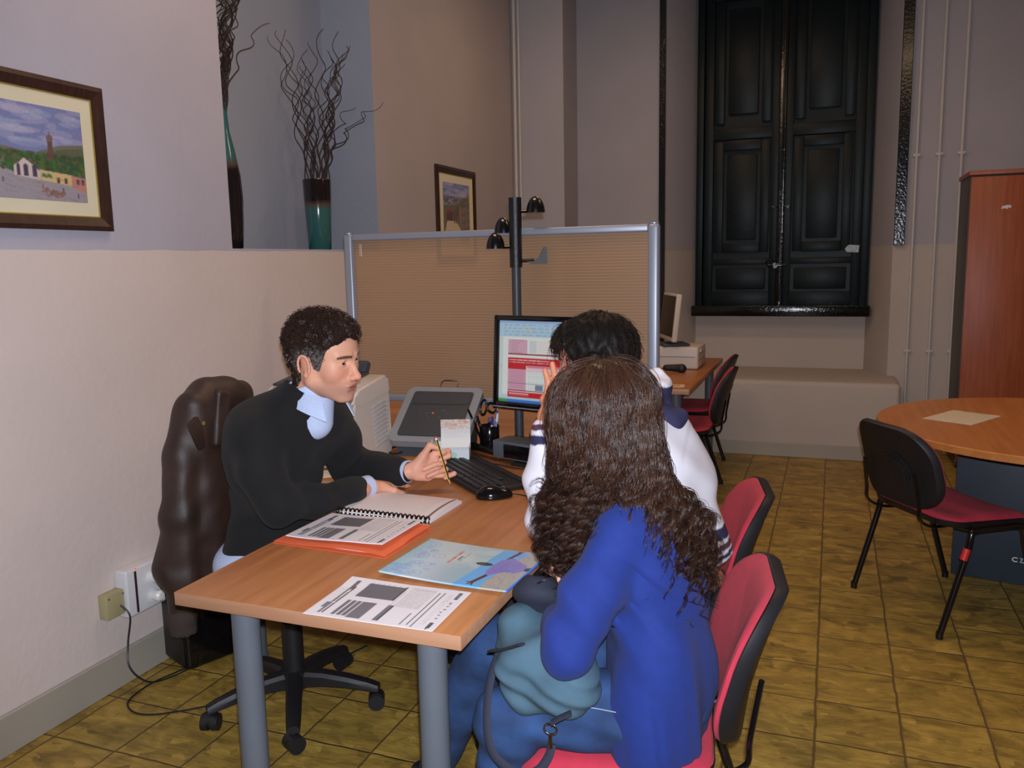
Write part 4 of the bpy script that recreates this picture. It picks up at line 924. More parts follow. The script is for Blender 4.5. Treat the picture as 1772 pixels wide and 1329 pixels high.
c.poly([(216, 64), (236, 46), (262, 66), (284, 82), (292, 108), (276, 128), (250, 128), (226, 158), (212, 138), (210, 104)], (140, 132, 200))
for i in range(30): c.line(r.uniform(216, 270), r.uniform(64, 140), r.uniform(216, 280), r.uniform(64, 140), 0.8, (118, 110, 184), 0.4)
c.poly([(286, 96), (300, 88), (300, 112), (288, 112)], (60, 58, 84)); c.ell(190, 98, 20, 9, (62, 66, 64)); c.ell(184, 98, 9, 6, (84, 92, 80))
for k in range(26): y = 44 + k * 2.9; c.rect(108, y, 108 + r.uniform(5, 8), y + 2.1, (216, 110, 90))
for k in range(11): c.rect(122, 74 + k * 2.2, 127, 74 + k * 2.2 + 1.8, (90, 94, 98))
for k in range(32): c.rect(131, 46 + k * 1.9, 133.4, 46 + k * 1.9 + 1.4, (130, 134, 136))
c.rect(0, 0, 300, 2.5, (214, 214, 190)); c.rect(297, 0, 300, 220, (70, 130, 230))
t_ = paper('glossy_folder', 'pale blue glossy folder showing a figure with outstretched arms', c, 0.332, 0.245, (-0.80, 1.742, DZ + 0.0035), -3.5, mt=M_GLOSSPRINT, thick=0.004, cat='folder', fn=lambda X, Y: 0.0025 + 0.003 * np.abs(X / .16) ** 2)

# keyboard
t = thing('keyboard', 'black computer keyboard on the desk', 'keyboard', (-1.138, 2.548, DZ), math.radians(-43)); t.scale = (1.12, 1.12, 1.0)
b = B(); box(b, (0, 0, 0.010), (0.45, 0.165, 0.016), r=0.006, seg=3); box(b, (0, 0.078, 0.018), (0.44, 0.02, 0.012), r=0.004); obj('case', b, M_BLK, t)
M_KEY = mat('key_black', (34, 34, 38), 0.42)
key = None
r = random.Random(1)
for row in range(6):
    y = -0.062 + row * 0.0225 + (0.006 if row == 5 else 0); x = -0.212
    while x < 0.205:
        w_ = 0.0175
        if row == 0 and -0.10 < x < 0.0: w_ = 0.10
        if -0.205 < x < -0.19 and row in (1, 2, 3): w_ = 0.026
        if 0.078 < x < 0.088 or 0.138 < x < 0.148: x += 0.008
        b = B(); box(b, (x + w_ / 2, y, 0.0215), (w_ - 0.001, 0.018, 0.008), r=0.0028, seg=1); o = obj('key', b, M_KEY, t, ang=None); x += w_ + 0.0018
        NK = globals().get('NK', 0) + 1
        if NK >= 99: break
    if NK >= 99: break
b = B(); tube(b, smooth_path([(-0.1, 0.085, 0.012), (-0.06, 0.12, 0.006), (0.02, 0.16, 0.005), (0.04, 0.22, 0.005)], 6), 0.0025, n=6); obj('cable', b, M_CABLE, t)
# mouse
t = thing('mouse', 'black shiny computer mouse in front of the keyboard', 'mouse', (-0.958, 2.315, DZ), math.radians(-60))
f = Field((-0.05, -0.075, -0.005), (0.05, 0.075, 0.05), 0.002); f.ell((0, 0, 0.006), (0.034, 0.058, 0.032), k=0); f.ell((0, -0.012, 0.01), (0.03, 0.04, 0.03), k=0.01); f.halfspace((0, 0, -1), -0.001); V, F = f.mesh(); npobj('body', relax(V, F, 2), F, M_BLKG, t)
b = B(); cyl(b, (-0.004, 0.028, 0.031), (0.004, 0.028, 0.031), 0.007, n=14); obj('scroll_wheel', b, M_DGREY, t)
b = B(); tube(b, smooth_path([(0, 0.056, 0.01), (0.01, 0.085, 0.006), (0.05, 0.11, 0.005), (0.1, 0.10, 0.005), (0.16, 0.14, 0.005)], 6), 0.002, n=6); obj('cable', b, M_CABLE, t)
# beige laser printer
t = thing('laser_printer', 'beige laser printer with side vents behind the man in black', 'printer', (-1.765, 2.62, DZ))
M_BEIGE = mat('beige_plastic_printer', (206, 196, 186), 0.5, bump=0.05, bscale=500); M_GREYP = mat('printer_grey', (176, 178, 184), 0.45)
b = B(); prof = [(-0.13, 0.0), (0.16, 0.0), (0.165, 0.04), (0.16, 0.24), (0.15, 0.265), (-0.085, 0.265), (-0.12, 0.10)]
prism(b, prof, -0.19, 0.19, Matrix(((0, 0, 1, 0), (1, 0, 0, 0), (0, 1, 0, 0), (0, 0, 0, 1)))); bmesh.ops.bevel(b, geom=list(b.edges), offset=0.008, segments=3, affect='EDGES'); obj('body', b, M_BEIGE, t)
b = B(); prof = [(-0.115, 0.225), (-0.10, 0.262), (-0.06, 0.285), (0.12, 0.312), (0.155, 0.30), (0.162, 0.25), (0.155, 0.235), (-0.05, 0.21)]
prism(b, prof, -0.193, 0.193, Matrix(((0, 0, 1, 0), (1, 0, 0, 0), (0, 1, 0, 0), (0, 0, 0, 1)))); bmesh.ops.bevel(b, geom=list(b.edges), offset=0.01, segments=3, affect='EDGES'); obj('top_cover', b, M_BEIGE, t)
b = B(); box(b, (-0.02, 0.02, 0.302), (0.30, 0.20, 0.01), r=0.004, rot=Matrix.Rotation(math.radians(8), 3, 'X')); box(b, (-0.03, 0.13, 0.335), (0.30, 0.03, 0.05), r=0.008, rot=Matrix.Rotation(math.radians(-30), 3, 'X')); obj('output_tray', b, M_DGREY, t)
b = B(); box(b, (0.0, -0.118, 0.215), (0.36, 0.012, 0.02), r=0.004); box(b, (0, -0.132, 0.12), (0.34, 0.012, 0.15), r=0.005, rot=Matrix.Rotation(math.radians(-12), 3, 'X')); obj('front_flap', b, M_GREYP, t)
b = B()
for i in range(10): box(b, (0.1905, 0.075 + 0.0015 * i, 0.205 - 0.0165 * i), (0.006, 0.095, 0.007), r=0.002, rot=Matrix.Rotation(math.radians(6), 3, 'X')); cyl(b, (0.191, 0.13, 0.209 - 0.0165 * i), (0.1955, 0.13, 0.209 - 0.0165 * i), 0.0035, n=10)
obj('side_vents', b, M_GREYP, t)
# flat scanner tilted towards the room
t = thing('document_scanner', 'grey and black sloping scanner standing before the partition', 'scanner', (-1.425, 2.87, DZ), math.radians(6))
b = B(); prof = [(-0.11, 0.0), (0.12, 0.0), (0.13, 0.03), (0.13, 0.17), (-0.10, 0.03)]
prism(b, prof, -0.125, 0.125, Matrix(((0, 0, 1, 0), (1, 0, 0, 0), (0, 1, 0, 0), (0, 0, 0, 1)))); obj('base', b, M_DGREY, t)
ang = math.atan2(0.165, 0.255); RX = Matrix.Rotation(ang, 3, 'X')
Ms = Matrix.Translation((0, 0.008, 0.135)) @ RX.to_4x4()
b = B(); ol = rrect(0.315, 0.31, 0.03, 5); prism(b, ol, -0.02, 0.01, Ms); bmesh.ops.bevel(b, geom=[e for e in b.edges if len(e.link_faces) == 2 and e.calc_face_angle(0) > 0.7], offset=0.006, segments=2, affect='EDGES'); obj('rim', b, M_MGREY, t)
b = B(); prism(b, rrect(0.25, 0.25, 0.012, 4), 0.009, 0.014, Ms); prism(b, rrect(0.235, 0.07, 0.01, 4), 0.013, 0.0165, Ms @ Matrix.Translation((0, 0.085, 0))); obj('lid', b, M_DGREY, t)
b = B(); r = random.Random(3)
for i in range(16): q = Ms @ Vector((r.uniform(-0.07, 0.07), r.uniform(-0.03, 0.02), 0.0145)); cyl(b, q, q + Vector((0, 0, 0.0012)), 0.0018, n=6)
obj('button_marks', b, M_MGREY, t)
b = B(); q = Ms @ Vector((-0.012, -0.002, 0.0145)); cyl(b, q, q + Vector((0, 0, 0.002)), 0.003, n=8); obj('orange_light', b, mat('orange_led', (240, 110, 50), 0.4, emit=((255, 110, 40), 1.0)), t)
b = B(); tube(b, [Ms @ Vector(p) for p in ((-0.03, 0.15, 0.0), (-0.03, 0.185, 0.01), (-0.022, 0.195, 0.012), (0.034, 0.195, 0.012), (0.042, 0.185, 0.01), (0.042, 0.15, 0.0))], 0.003, n=8); obj('wire_stop', b, M_CHROME, t)
# carton with its flap up
t = thing('tissue_carton', 'open white carton with a raised flap in front of the scanner', 'box', (-1.285, 2.705, DZ), math.radians(20)); t.scale = (1.15, 1.0, 1.1)
M_CART = mat('white_carton', (218, 222, 226), 0.7, var=0.03); M_CART2 = vmat('carton_print', 0.6)
b = B(); w_, d_ = 0.115, 0.08
Mz = Matrix(((0, 0, 1, 0), (1, 0, 0, 0), (0, 1, 0, 0), (0, 0, 0, 1)))
box(b, (0, -d_ / 2, 0.025), (w_, 0.002, 0.05)); box(b, (0, d_ / 2, 0.032), (w_, 0.002, 0.064)); box(b, (0, 0, 0.001), (w_, d_, 0.002))
for sx in (-1, 1): prism(b, [(-d_ / 2, 0), (d_ / 2, 0), (d_ / 2, 0.064), (-d_ / 2, 0.085 if sx < 0 else 0.05)], sx * w_ / 2 - 0.001, sx * w_ / 2 + 0.001, Mz)
obj('tray', b, M_CART, t)
c = Canvas(60, 50, (226, 226, 222)); r = np.random.default_rng(5)
for i in range(70): c.ell(r.uniform(0, 60), r.uniform(0, 16), r.uniform(2, 6), 1.5, (226, 160, 120), 0.35)
for y in range(10, 34, 4): c.rect(5, y, 5 + r.uniform(30, 50), y + 1.4, (214, 190, 180), .6)
o = sheet('flap', c, 0.095, 0.095, M_CART2, t, lambda X, Y: 0.012 * (Y / .05) ** 2, 0.0015); o.location = (0.012, 0.036, 0.090); o.rotation_euler = (math.radians(82), 0, math.radians(0))
b = B(); lathe(b, [(0, 0.0), (0.020, 0.0), (0.021, 0.001), (0, 0.001)], n=20); bmesh.ops.scale(b, vec=(1, .6, 1), verts=b.verts); b.transform(Matrix.Translation((0, -d_ / 2 - 0.0012, 0.032)) @ Matrix.Rotation(PI / 2, 4, 'X')); obj('green_spot', b, mat('pale_green', (170, 214, 196), 0.6), t)
# pen cup, pens and scissors
t = thing('pen_cup', 'black pen cup beside the carton', 'cup', (-1.222, 2.92, DZ))
b = B(); lathe(b, [(0, 0), (0.036, 0), (0.038, 0.004), (0.038, 0.098), (0.0365, 0.1), (0.035, 0.098), (0.035, 0.006), (0, 0.006)], n=32); obj('cup', b, M_BLKG, t)
PC = Vector((-1.222, 2.92, DZ + 0.008))
def pen(label, dx, dy, tx, ty, L_, col, cap, nm='pen'):
    a = PC + Vector((dx, dy, 0)); e = PC + Vector((dx + tx, dy + ty, 0)); d = (e - a); d.z = L_ * 0.95; d = d.normalized()
    t = thing(nm, label, 'pen', a)
    b = B(); cyl(b, (0, 0, 0), d * (L_ - 0.03), 0.0042, n=10); obj('barrel', b, col, t)
    b = B(); cyl(b, d * (L_ - 0.032), d * L_, 0.0048, 0.004, n=10); tube(b, [d * (L_ - 0.006) + Vector((0.005, -0.003, 0)), d * (L_ - 0.035) + Vector((0.0065, -0.004, 0))], 0.0012, n=5); obj('cap', b, cap, t)
M_BLUEP = mat('blue_pen', (40, 50, 150), 0.3); M_WHITEP = mat('white_pen', (210, 215, 225), 0.3); M_LBLUE = mat('clear_blue_pen', (130, 150, 205), 0.25); M_PENCILW = mat('pencil_wood', (206, 160, 100), 0.6)
pen('white pen with blue cap in the pen cup', 0.006, -0.012, 0.012, 0.0, 0.128, M_WHITEP, M_BLUEP); pen('dark blue pen standing in the pen cup', 0.012, 0.0, 0.018, 0.006, 0.15, M_BLUEP, M_BLUEP)
pen('pale blue pen at the right of the pen cup', 0.016, -0.01, 0.024, -0.004, 0.145, M_LBLUE, M_WHITEP); pen('plain wooden pencil standing behind the pens', 0.004, 0.014, 0.02, 0.004, 0.165, M_PENCILW, M_PENCILW, 'pencil')
pen('thick black marker leaning left out of the pen cup', -0.014, -0.01, -0.050, -0.050, 0.175, M_BLKG, M_BLKG, 'marker'); pen('silver and black pen leaning left in the pen cup', -0.010, -0.004, -0.03, -0.02, 0.135, M_CHROME, M_BLKG)
t = thing('scissors', 'black-handled scissors standing in the pen cup', 'scissors', PC + Vector((-0.006, 0.014, 0)))
b = B(); box(b, (-0.004, 0, 0.06), (0.009, 0.0018, 0.12), rot=Matrix.Rotation(math.radians(4), 3, 'Y')); box(b, (0.004, 0.002, 0.06), (0.009, 0.0018, 0.12), rot=Matrix.Rotation(math.radians(-4), 3, 'Y')); obj('blade', b, M_CHROME, t)
for sx, rx, rz_, tilt in ((-1, 0.013, 0.030, -10), (1, 0.017, 0.020, 35)):
    b = B(); cc = Vector((sx * 0.017 - .006, 0.001, 0.158)); ta = math.radians(tilt)
    pts = [cc + Vector((rx * math.cos(a) * math.cos(ta) - rz_ * math.sin(a) * math.sin(ta), 0, rx * math.cos(a) * math.sin(ta) + rz_ * math.sin(a) * math.cos(ta))) for a in [2 * PI * k / 20 for k in range(20)]]
    tube(b, pts, 0.0045, n=8, closed=True); obj('handle', b, M_BLKG, t)
# monitor
t = thing('computer_monitor', 'black flat monitor showing a red and white form', 'monitor', (-0.926, 2.716, DZ), math.radians(-14)); t.scale = (1.053,) * 3
mt_ = math.radians(-3)
b = B(); cz = 0.353; tilt = Matrix.Translation((0, 0, cz)) @ Matrix.Rotation(math.radians(-4), 4, 'X')
W_, H_ = 0.374, 0.312
for (cx_, cz_, w_, h_) in ((0, H_ / 2 - 0.009, W_, 0.018), (0, -H_ / 2 + 0.011, W_, 0.022), (-W_ / 2 + 0.009, 0, 0.018, H_), (W_ / 2 - 0.009, 0, 0.018, H_)):
    q = B(); box(q, (cx_, -0.012, cz_), (w_, 0.03, h_), r=0.004, seg=2); q.transform(tilt); merge(b, q)
obj('bezel', b, M_BLKG, t)
b = B(); q = B(); box(q, (0, 0.018, 0), (W_ - 0.01, 0.03, H_ - 0.01), r=0.01, seg=3); box(q, (0, 0.04, -0.02), (0.22, 0.03, 0.2), r=0.012, seg=3); q.transform(tilt); merge(b, q); obj('rear_housing', b, M_BLK, t)
b = B(); q = B(); cyl(q, (-W_ / 2 + 0.004, -0.028, -H_ / 2 + 0.004), (W_ / 2 - 0.004, -0.028, -H_ / 2 + 0.004), 0.0018, n=6); q.transform(tilt); merge(b, q); obj('bezel_trim', b, M_ALU, t)
c = Canvas(220, 176, (196, 212, 222)); r = np.random.default_rng(6)
c.rect(0, 0, 220, 34, (176, 206, 226)); c.rect(0, 0, 220, 5, (150, 180, 220))
for y in (8, 15, 22, 29):
    x = 12
    while x < 200: w_ = r.uniform(4, 14); c.rect(x, y, x + w_, y + 1.6, (120, 150, 180), .55); x += w_ + r.uniform(3, 9)
c.rect(66, 17, 84, 21, (220, 200, 140), .8); c.rect(10, 34, 200, 160, (228, 230, 226)); c.rect(0, 34, 8, 160, (206, 214, 214)); c.rect(5, 96, 8, 101, (210, 190, 120))
c.rect(24, 40, 74, 72, (214, 168, 186)); c.rect(24, 70, 200, 73, (150, 20, 40)); c.rect(24, 79, 200, 96, (196, 20, 36)); c.rect(24, 92, 72, 104, (200, 20, 36)); c.rect(74, 95, 200, 100, (214, 130, 150)); c.rect(74, 100, 200, 108, (238, 200, 214))
for y in range(42, 68, 5): c.rect(32, y, 32 + r.uniform(14, 34), y + 1.2, (170, 120, 140)); c.rect(100, y + 2, 198, y + 2.8, (226, 190, 200))
c.rect(80, 42, 98, 68, (204, 212, 216)); c.rect(126, 40, 140, 43, (230, 200, 90))
for x in np.arange(28, 130, 4): c.rect(x, 83, x + r.uniform(1.5, 3.6), 85.4, (250, 230, 230)); c.rect(x, 88.5, x + r.uniform(1, 3), 90, (240, 190, 190))
c.rect(24, 104, 72, 152, (214, 160, 182)); c.rect(74, 108, 200, 144, (236, 240, 236))
for x in np.arange(78, 198, 4.4): c.rect(x, 108, x + .9, 146, (184, 194, 196))
for y in np.arange(108, 146, 4.4): c.rect(74, y, 200, y + .8, (204, 212, 214)); c.rect(30, y, 66, y + 1, (184, 124, 150))
c.rect(24, 134, 200, 135.2, (60, 60, 70)); c.rect(96, 136, 116, 148, (120, 132, 160)); c.rect(24, 149, 200, 151, (140, 20, 40)); c.rect(24, 153, 140, 165, (200, 20, 36)); c.rect(140, 153, 200, 165, (232, 210, 216))
for x in np.arange(28, 80, 4): c.rect(x, 156, x + 2.6, 158, (250, 230, 230)); c.rect(x, 160, x + 2, 161.4, (240, 180, 190))
c.rect(0, 166, 220, 170, (176, 206, 220)); c.rect(0, 170, 220, 176, (56, 118, 206)); c.rect(0, 170, 24, 176, (80, 150, 90))
M_SCR = vmat('lit_screen', 0.3, emit=0.62, spec=0.3)
mtn = M_SCR.node_tree; mtn.nodes['Principled BSDF'].inputs['Base Color'].default_value = (0.02, 0.02, 0.02, 1)
for l_ in list(mtn.links):
    if l_.to_socket.name == 'Base Color': mtn.links.remove(l_)
o = sheet('screen', c, 0.338, 0.272, M_SCR, t, None, 0.001, M=tilt @ Matrix.Translation((0, -0.017, 0.002)) @ Matrix.Rotation(PI / 2, 4, 'X'))
b = B(); cyl(b, (0, 0.06, 0.008), (0, 0.06, 0.33), 0.024, n=24); obj('stand', b, M_DGREY, t)
b = B(); box(b, (0, 0.05, 0.005), (0.24, 0.17, 0.01), r=0.004, seg=2); obj('base', b, M_BLK, t)
# black box under the monitor, grey drive, black case
t = thing('docking_box', 'flat black box lying in front of the monitor stand', 'box', (-1.055, 2.905, DZ), math.radians(-12))
b = B(); box(b, (0, 0, 0.026), (0.22, 0.13, 0.05), r=0.006, seg=2); obj('case', b, M_BLKG, t)
b = B(); cyl(b, (0.03, -0.04, 0.05), (0.03, -0.04, 0.085), 0.003, n=8); obj('pin', b, M_CHROME, t)
t = thing('external_drive', 'grey box with a black front panel between keyboard and monitor', 'box', (-0.985, 2.765, DZ + 0.011), math.radians(-18))
b = B(); box(b, (0, 0, 0.035), (0.31, 0.10, 0.066), r=0.006, seg=2); obj('case', b, mat('drive_grey', (92, 98, 106), 0.45), t)
b = B(); box(b, (0.02, -0.051, 0.034), (0.24, 0.006, 0.05), r=0.002); obj('front_panel', b, M_BLKG, t)
b = B(); f = Field((-0.11, -0.04, -0.01), (0.11, 0.04, 0.05), 0.0025); f.cone((-0.07, 0, 0.018), (0.07, 0, 0.014), 0.018, 0.014, 0.0); V, F = f.mesh(); V[:, 2] = V[:, 2] * 0.8; b.free()
o = npobj('glasses_case', V, F, M_BLKG); o.location = (-1.205, 2.82, DZ + 0.015); o.rotation_euler = (0, 0, math.radians(-31)); tag(o, 'long rounded black case lying behind the keyboard', 'case')
b = B(); tube(b, smooth_path([(-1.56, 2.86, DZ + 0.06), (-1.57, 2.87, DZ + 0.02), (-1.60, 2.80, DZ + 0.006), (-1.54, 2.74, DZ + 0.006), (-1.50, 2.80, DZ + 0.02), (-1.545, 2.90, DZ + 0.01)], 8), 0.0035, n=6)
tube(b, smooth_path([(-1.57, 2.90, DZ + 0.16), (-1.565, 2.89, DZ + 0.09), (-1.54, 2.86, DZ + 0.04), (-1.52, 2.83, DZ + 0.006)], 8), 0.003, n=6)
tag(obj('printer_cable', b, M_CABLE), 'dark cables tangled between the printer and the scanner', 'cable')

# ================================================================== FAR DESK
t = thing('desktop_printer', 'cream flat printer on the far desk under the monitor', 'printer', (-1.0, 5.62, DZ), 0)
b = B(); box(b, (0, 0, 0.075), (0.40, 0.34, 0.145), r=0.014, seg=3); obj('body', b, M_BEIGE, t)
b = B(); box(b, (0, -0.172, 0.085), (0.36, 0.006, 0.004)); box(b, (0.202, 0, 0.10), (0.004, 0.3, 0.003)); box(b, (0.202, 0, 0.06), (0.004, 0.3, 0.003)); obj('seam', b, M_MGREY, t)
b = B(); box(b, (0.203, -0.06, 0.118), (0.004, 0.07, 0.016)); obj('badge', b, M_PAPER, t)
t = thing('computer_monitor', 'cream-edged flat monitor standing on the far printer', 'monitor', (-1.02, 5.55, DZ + 0.15), math.radians(-66))
b = B()
q = B(); box(q, (0, 0, 0.19), (0.37, 0.035, 0.31), r=0.008, seg=3); q.transform(Matrix.Rotation(math.radians(-6), 4, 'X')); merge(b, q); obj('housing', b, M_BEIGE, t)
b = B(); q = B(); box(q, (0, -0.017, 0.197), (0.335, 0.004, 0.265)); q.transform(Matrix.Rotation(math.radians(-6), 4, 'X')); merge(b, q); obj('screen', b, M_BLKG, t)
b = B(); box(b, (0, 0.04, 0.008), (0.2, 0.18, 0.016), r=0.006); cyl(b, (0, 0.04, 0.01), (0, 0.03, 0.12), 0.025, n=16); obj('stand', b, M_DGREY, t)
f = Field((-0.09, -0.05, -0.01), (0.09, 0.05, 0.07), 0.003); f.cone((-0.05, 0, 0.03), (0.05, 0, 0.03), 0.02, 0.026, 0.0); f.ell((0.05, 0, 0.025), (0.03, 0.03, 0.026), k=.01); V, F = f.mesh()
o = npobj('headset', V, F, M_BLK); o.location = (-0.93, 5.30, DZ); tag(o, 'small black gadget beside the printer on the far desk', 'gadget')
c = Canvas(60, 30, (226, 214, 180)); c.rect(8, 6, 24, 16, (60, 110, 190)); c.rect(28, 10, 50, 18, (220, 90, 60)); c.rect(12, 18, 40, 24, (230, 190, 70)); c.ell(20, 10, 6, 4, (240, 240, 240))
paper('leaflet', 'small colourful leaflet near the corner of the far desk', c, 0.15, 0.10, (-0.845, 4.735, DZ + 0.0005), 5)
c = Canvas(120, 170, (224, 212, 190)); r = np.random.default_rng(9)
c.rect(30, 6, 90, 9, (120, 110, 100))
for y in range(24, 90, 6):
    x = 14
    while x < 100: w_ = r.uniform(3, 10); c.rect(x, y, x + w_, y + 1.3, (190, 178, 160), .7); x += w_ + 3
paper('paper_sheet', 'single printed sheet lying on the round table', c, 0.21, 0.297, (0.556, 4.10, DZ + 0.0005), -31)
c = Canvas(60, 40, (232, 228, 214)); c.rect(0, 0, 60, 3, (214, 190, 90)); c.rect(8, 12, 50, 13, (150, 150, 150)); c.rect(8, 18, 44, 19, (150, 150, 150))
paper('paper_sheet', 'small white sheet on the side desk, behind the arms of the man in black', c, 0.148, 0.105, (-1.60, 2.45, DZ + 0.0005), 40)
# computer tower by the wall
t = thing('computer_tower', 'black computer tower on the floor below the jacket', 'computer', (-2.185, 2.345, 0), math.radians(-22))
b = B(); box(b, (0, 0, 0.205), (0.18, 0.20, 0.40), r=0.02, seg=4); obj('case', b, M_BLKG, t)
b = B(); box(b, (0.0, -0.1, 0.21), (0.15, 0.012, 0.37), r=0.008, seg=2); obj('front_panel', b, M_BLK, t)

# ================================================================== PEOPLE
M_SKIN = vmat('skin', 0.5, bump=0.06, bscale=900, sss=0.12, spec=0.35)
M_HAIR = vmat('hair_strands', 0.34, spec=0.38); M_HAIR2 = vmat('short_hair', 0.5, spec=0.15)
M_HAIRCAP = vmat('hair_mass', 0.75, bump=0.6, bscale=260)
M_KNIT = mat('black_knit', (13, 13, 16), 0.9, var=0.15, scale=60, bump=0.35, bscale=700, sheen=0.03)
M_BLUEK = mat('royal_blue_knit', (15, 42, 118), 0.85, var=0.06, scale=40, bump=0.35, bscale=800, sheen=0.04)
M_SHIRT = mat('pale_blue_shirt', (188, 204, 236), 0.7, var=0.1, scale=200, stretch=(1, 6, 1))
M_DENIM = mat('blue_denim', (36, 64, 108), 0.85, var=0.35, scale=14, bump=0.4, bscale=500)
M_DENIMD = mat('dark_denim', (24, 28, 42), 0.85, var=0.2, scale=18, bump=0.3, bscale=500)
M_STITCH = mat('denim_stitch', (150, 160, 180), 0.8)
M_SHOE = mat('dark_shoe', (22, 22, 26), 0.45)
def lin3(c): return np.array(s2l(c))
def RmY(yaw, pit, rol):
    f = np.array([math.cos(pit) * math.cos(yaw), math.cos(pit) * math.sin(yaw), -math.sin(pit)])
    l = np.array([-math.sin(yaw), math.cos(yaw), 0]); u = np.cross(f, l)
    l2 = l * math.cos(rol) + u * math.sin(rol); return np.stack([f, l2, np.cross(f, l2)], 1)
def normals(V, F):
    a, b_, c_ = V[F[:, 0]], V[F[:, 1]], V[F[:, 2]]; n = np.cross(b_ - a, c_ - a); N = np.zeros_like(V)
    for i in range(F.shape[1]):
        for k in range(3): N[:, k] += np.bincount(F[:, i], n[:, k], len(V))
    return N / (np.linalg.norm(N, axis=1, keepdims=True) + 1e-12)
HX = [-.115, -.06, -.040, -.028, .004, .012, .030, .040, .052, .066, .10]
HZ = [-.075, -.082, -.055, .016, .016, -.018, -.022, .008, .040, .058, .066]
def hairmask(P, dz=0.0):
    """signed height of a point above the hairline (head coordinates)"""
    return P[:, 2] - np.interp(P[:, 0], HX, HZ) - dz + 0.006 * np.sin(P[:, 1] * 90)
def head(neck_end, female=False, skin=(206, 150, 122), res=0.0024):
    """head and neck in head coordinates: +X face, +Y left, +Z up, origin between the ears at eye height"""
    f = Field((-0.16, -0.115, -0.26), (0.15, 0.115, 0.15), res); E, C_ = f.ell, f.cone
    E((-.014, 0, .034), (.098, .076, .084), k=0); E((.028, 0, .035), (.062, .066, .060), k=.03)
    E((-.055, 0, -.005), (.05, .060, .055), k=.03)
    E((.036, 0, -.028), (.052, .058, .062), k=.03)
    for s in (-1, 1):
        C_((-.002, s * .056, -.058), (.062, s * .019, -.104), .016, .012, k=.020)
        C_((.0, s * .056, -.02), (-.002, s * .055, -.055), .018, .016, k=.02)
        E((.054, s * .041, -.026), (.022, .020, .020), k=.03)
        C_((.073, s * .045, .019), (.088, s * .014, .017), .009, .009, k=.012)
    E((.030, 0, -.078), (.048, .042, .030), k=.03); E((.070, 0, -.103), (.0205, .021, .017), k=.016); E((.069, 0, -.064), (.025, .029, .028), k=.022)
    ne = np.array(neck_end); C_((-.028, 0, -.05), (ne + np.array((-.028, 0, -.05))) / 2 + np.array((-.004, 0, 0)), .054, .054, k=.03); C_((ne + np.array((-.028, 0, -.05))) / 2 + np.array((-.004, 0, 0)), ne, .054, .052, k=.03)
    for s in (-1, 1):
        f.ell((.100, s * .0335, .0005), (.024, .020, .0145), k=.006, cut=True)
    # nose
    C_((.086, 0, .008), (.103, 0, -.034), .0075, .0095, k=.012); E((.1065, 0, -.041), (.0125, .0105, .0105), k=.008)
    for s in (-1, 1): E((.0965, s * .0125, -.0445), (.0105, .0075, .0075), k=.006); f.ell((.102, s * .0065, -.0535), (.005, .0035, .004), k=.003, cut=True)
    # lips
    E((.0905, 0, -.0672), (.0080, .0255, .0044), k=.006); E((.0895, 0, -.0765), (.0080, .0215, .0054), k=.006)
    f.ell((.101, 0, -.0718), (.016, .029, .0015), k=.002, cut=True); f.ell((.094, 0, -.0865), (.006, .016, .0035), k=.008, cut=True)
    # eyes: ball with two lids
    for s in (-1, 1):
        c = np.array((.0748, s * .0325, .0005)); E(c, (.0122, .0122, .0122), k=.0005)
        for q, z_, r_ in ((1, .0082, .0022), (-1, -.0074, .0018)):
            pts = [c + np.array((.0112 * math.cos(a) , .0142 * math.sin(a), z_ * math.cos(a * 1.15))) for a in np.linspace(-1.25, 1.25, 9)]
            f.chain(pts, [r_] * 9, k=.0012)
        C_(c + np.array((.004, -s * .004, .0118)), c + np.array((.000, s * .012, .0095)), .0052, .0045, k=.006)
    # ears
    for s in (-1, 1):
        c = np.array((-.012, s * .0755, -.010)); tilt = 0.18
        def ep(a, rx, rz, dy=0.0): 
            x, z = rx * math.cos(a), rz * math.sin(a); return c + np.array((x * math.cos(tilt) - z * math.sin(tilt), s * (.004 + dy + 0.30 * (-x) * 0.5), z * math.cos(tilt) + x * math.sin(tilt)))
        R_ = np.array(Matrix.Rotation(-tilt, 3, 'Y')) @ np.array(Matrix.Rotation(s * 0.25, 3, 'Z'))
        f.ell(c + np.array((0, 0, 0)), (.017, .0055, .029), R=R_, k=.006)
        pts = [ep(a, .0165, .029, .004) for a in np.linspace(-0.9, 3.7, 14)]; f.chain(pts, [.0034] * 14, k=.003)
        f.ell(ep(0, .002, 0, .008) + np.array((.002, s * .002, -.003)), (.0085, .005, .013), R=R_, k=.003, cut=True); E(ep(-1.6, .010, .027, .0015), (.006, .004, .008), k=.005)
    V, F = f.mesh(); V = relax(V, F, 1, 0.4)
    sk = lin3(skin); C = np.tile(sk, (len(V), 1)); x, y, z = V[:, 0], V[:, 1], V[:, 2]; ay = abs(y)
    def blend(m_, c, a): 
        w_ = np.clip(m_, 0, 1)[:, None] * a; C[:] = C * (1 - w_) + lin3(c) * w_
    blend(1.2 - np.hypot((x - .11) / .03, np.hypot(y / .022, (z + .04) / .02)), (222, 128, 112), .45)
    blend(1.3 - np.hypot((ay - .045) / .03, (z + .03) / .03) * (x > .03) - (x < .03) * 9, (216, 130, 108), .3)
    blend((1.2 - np.hypot((ay) / .022, (z + .0722) / .0085)) * 3 * (x > .082), (176, 86, 84) if not female else (196, 84, 92), .75)
    if not female: blend((1.3 - np.hypot(np.maximum(0, (.03 - x)) / .03, (z + .085) / .032)) * (z < -.05), (112, 88, 82), .42)
    blend(1.3 - np.hypot((x + .012) / .02, (z + .01) / .03) - (ay < .07) * 9, (220, 136, 118), .35)
    # brows
    bz = .0185 + .05 * (ay - .03) * 0.3 - 3.6 * (ay - .034) ** 2
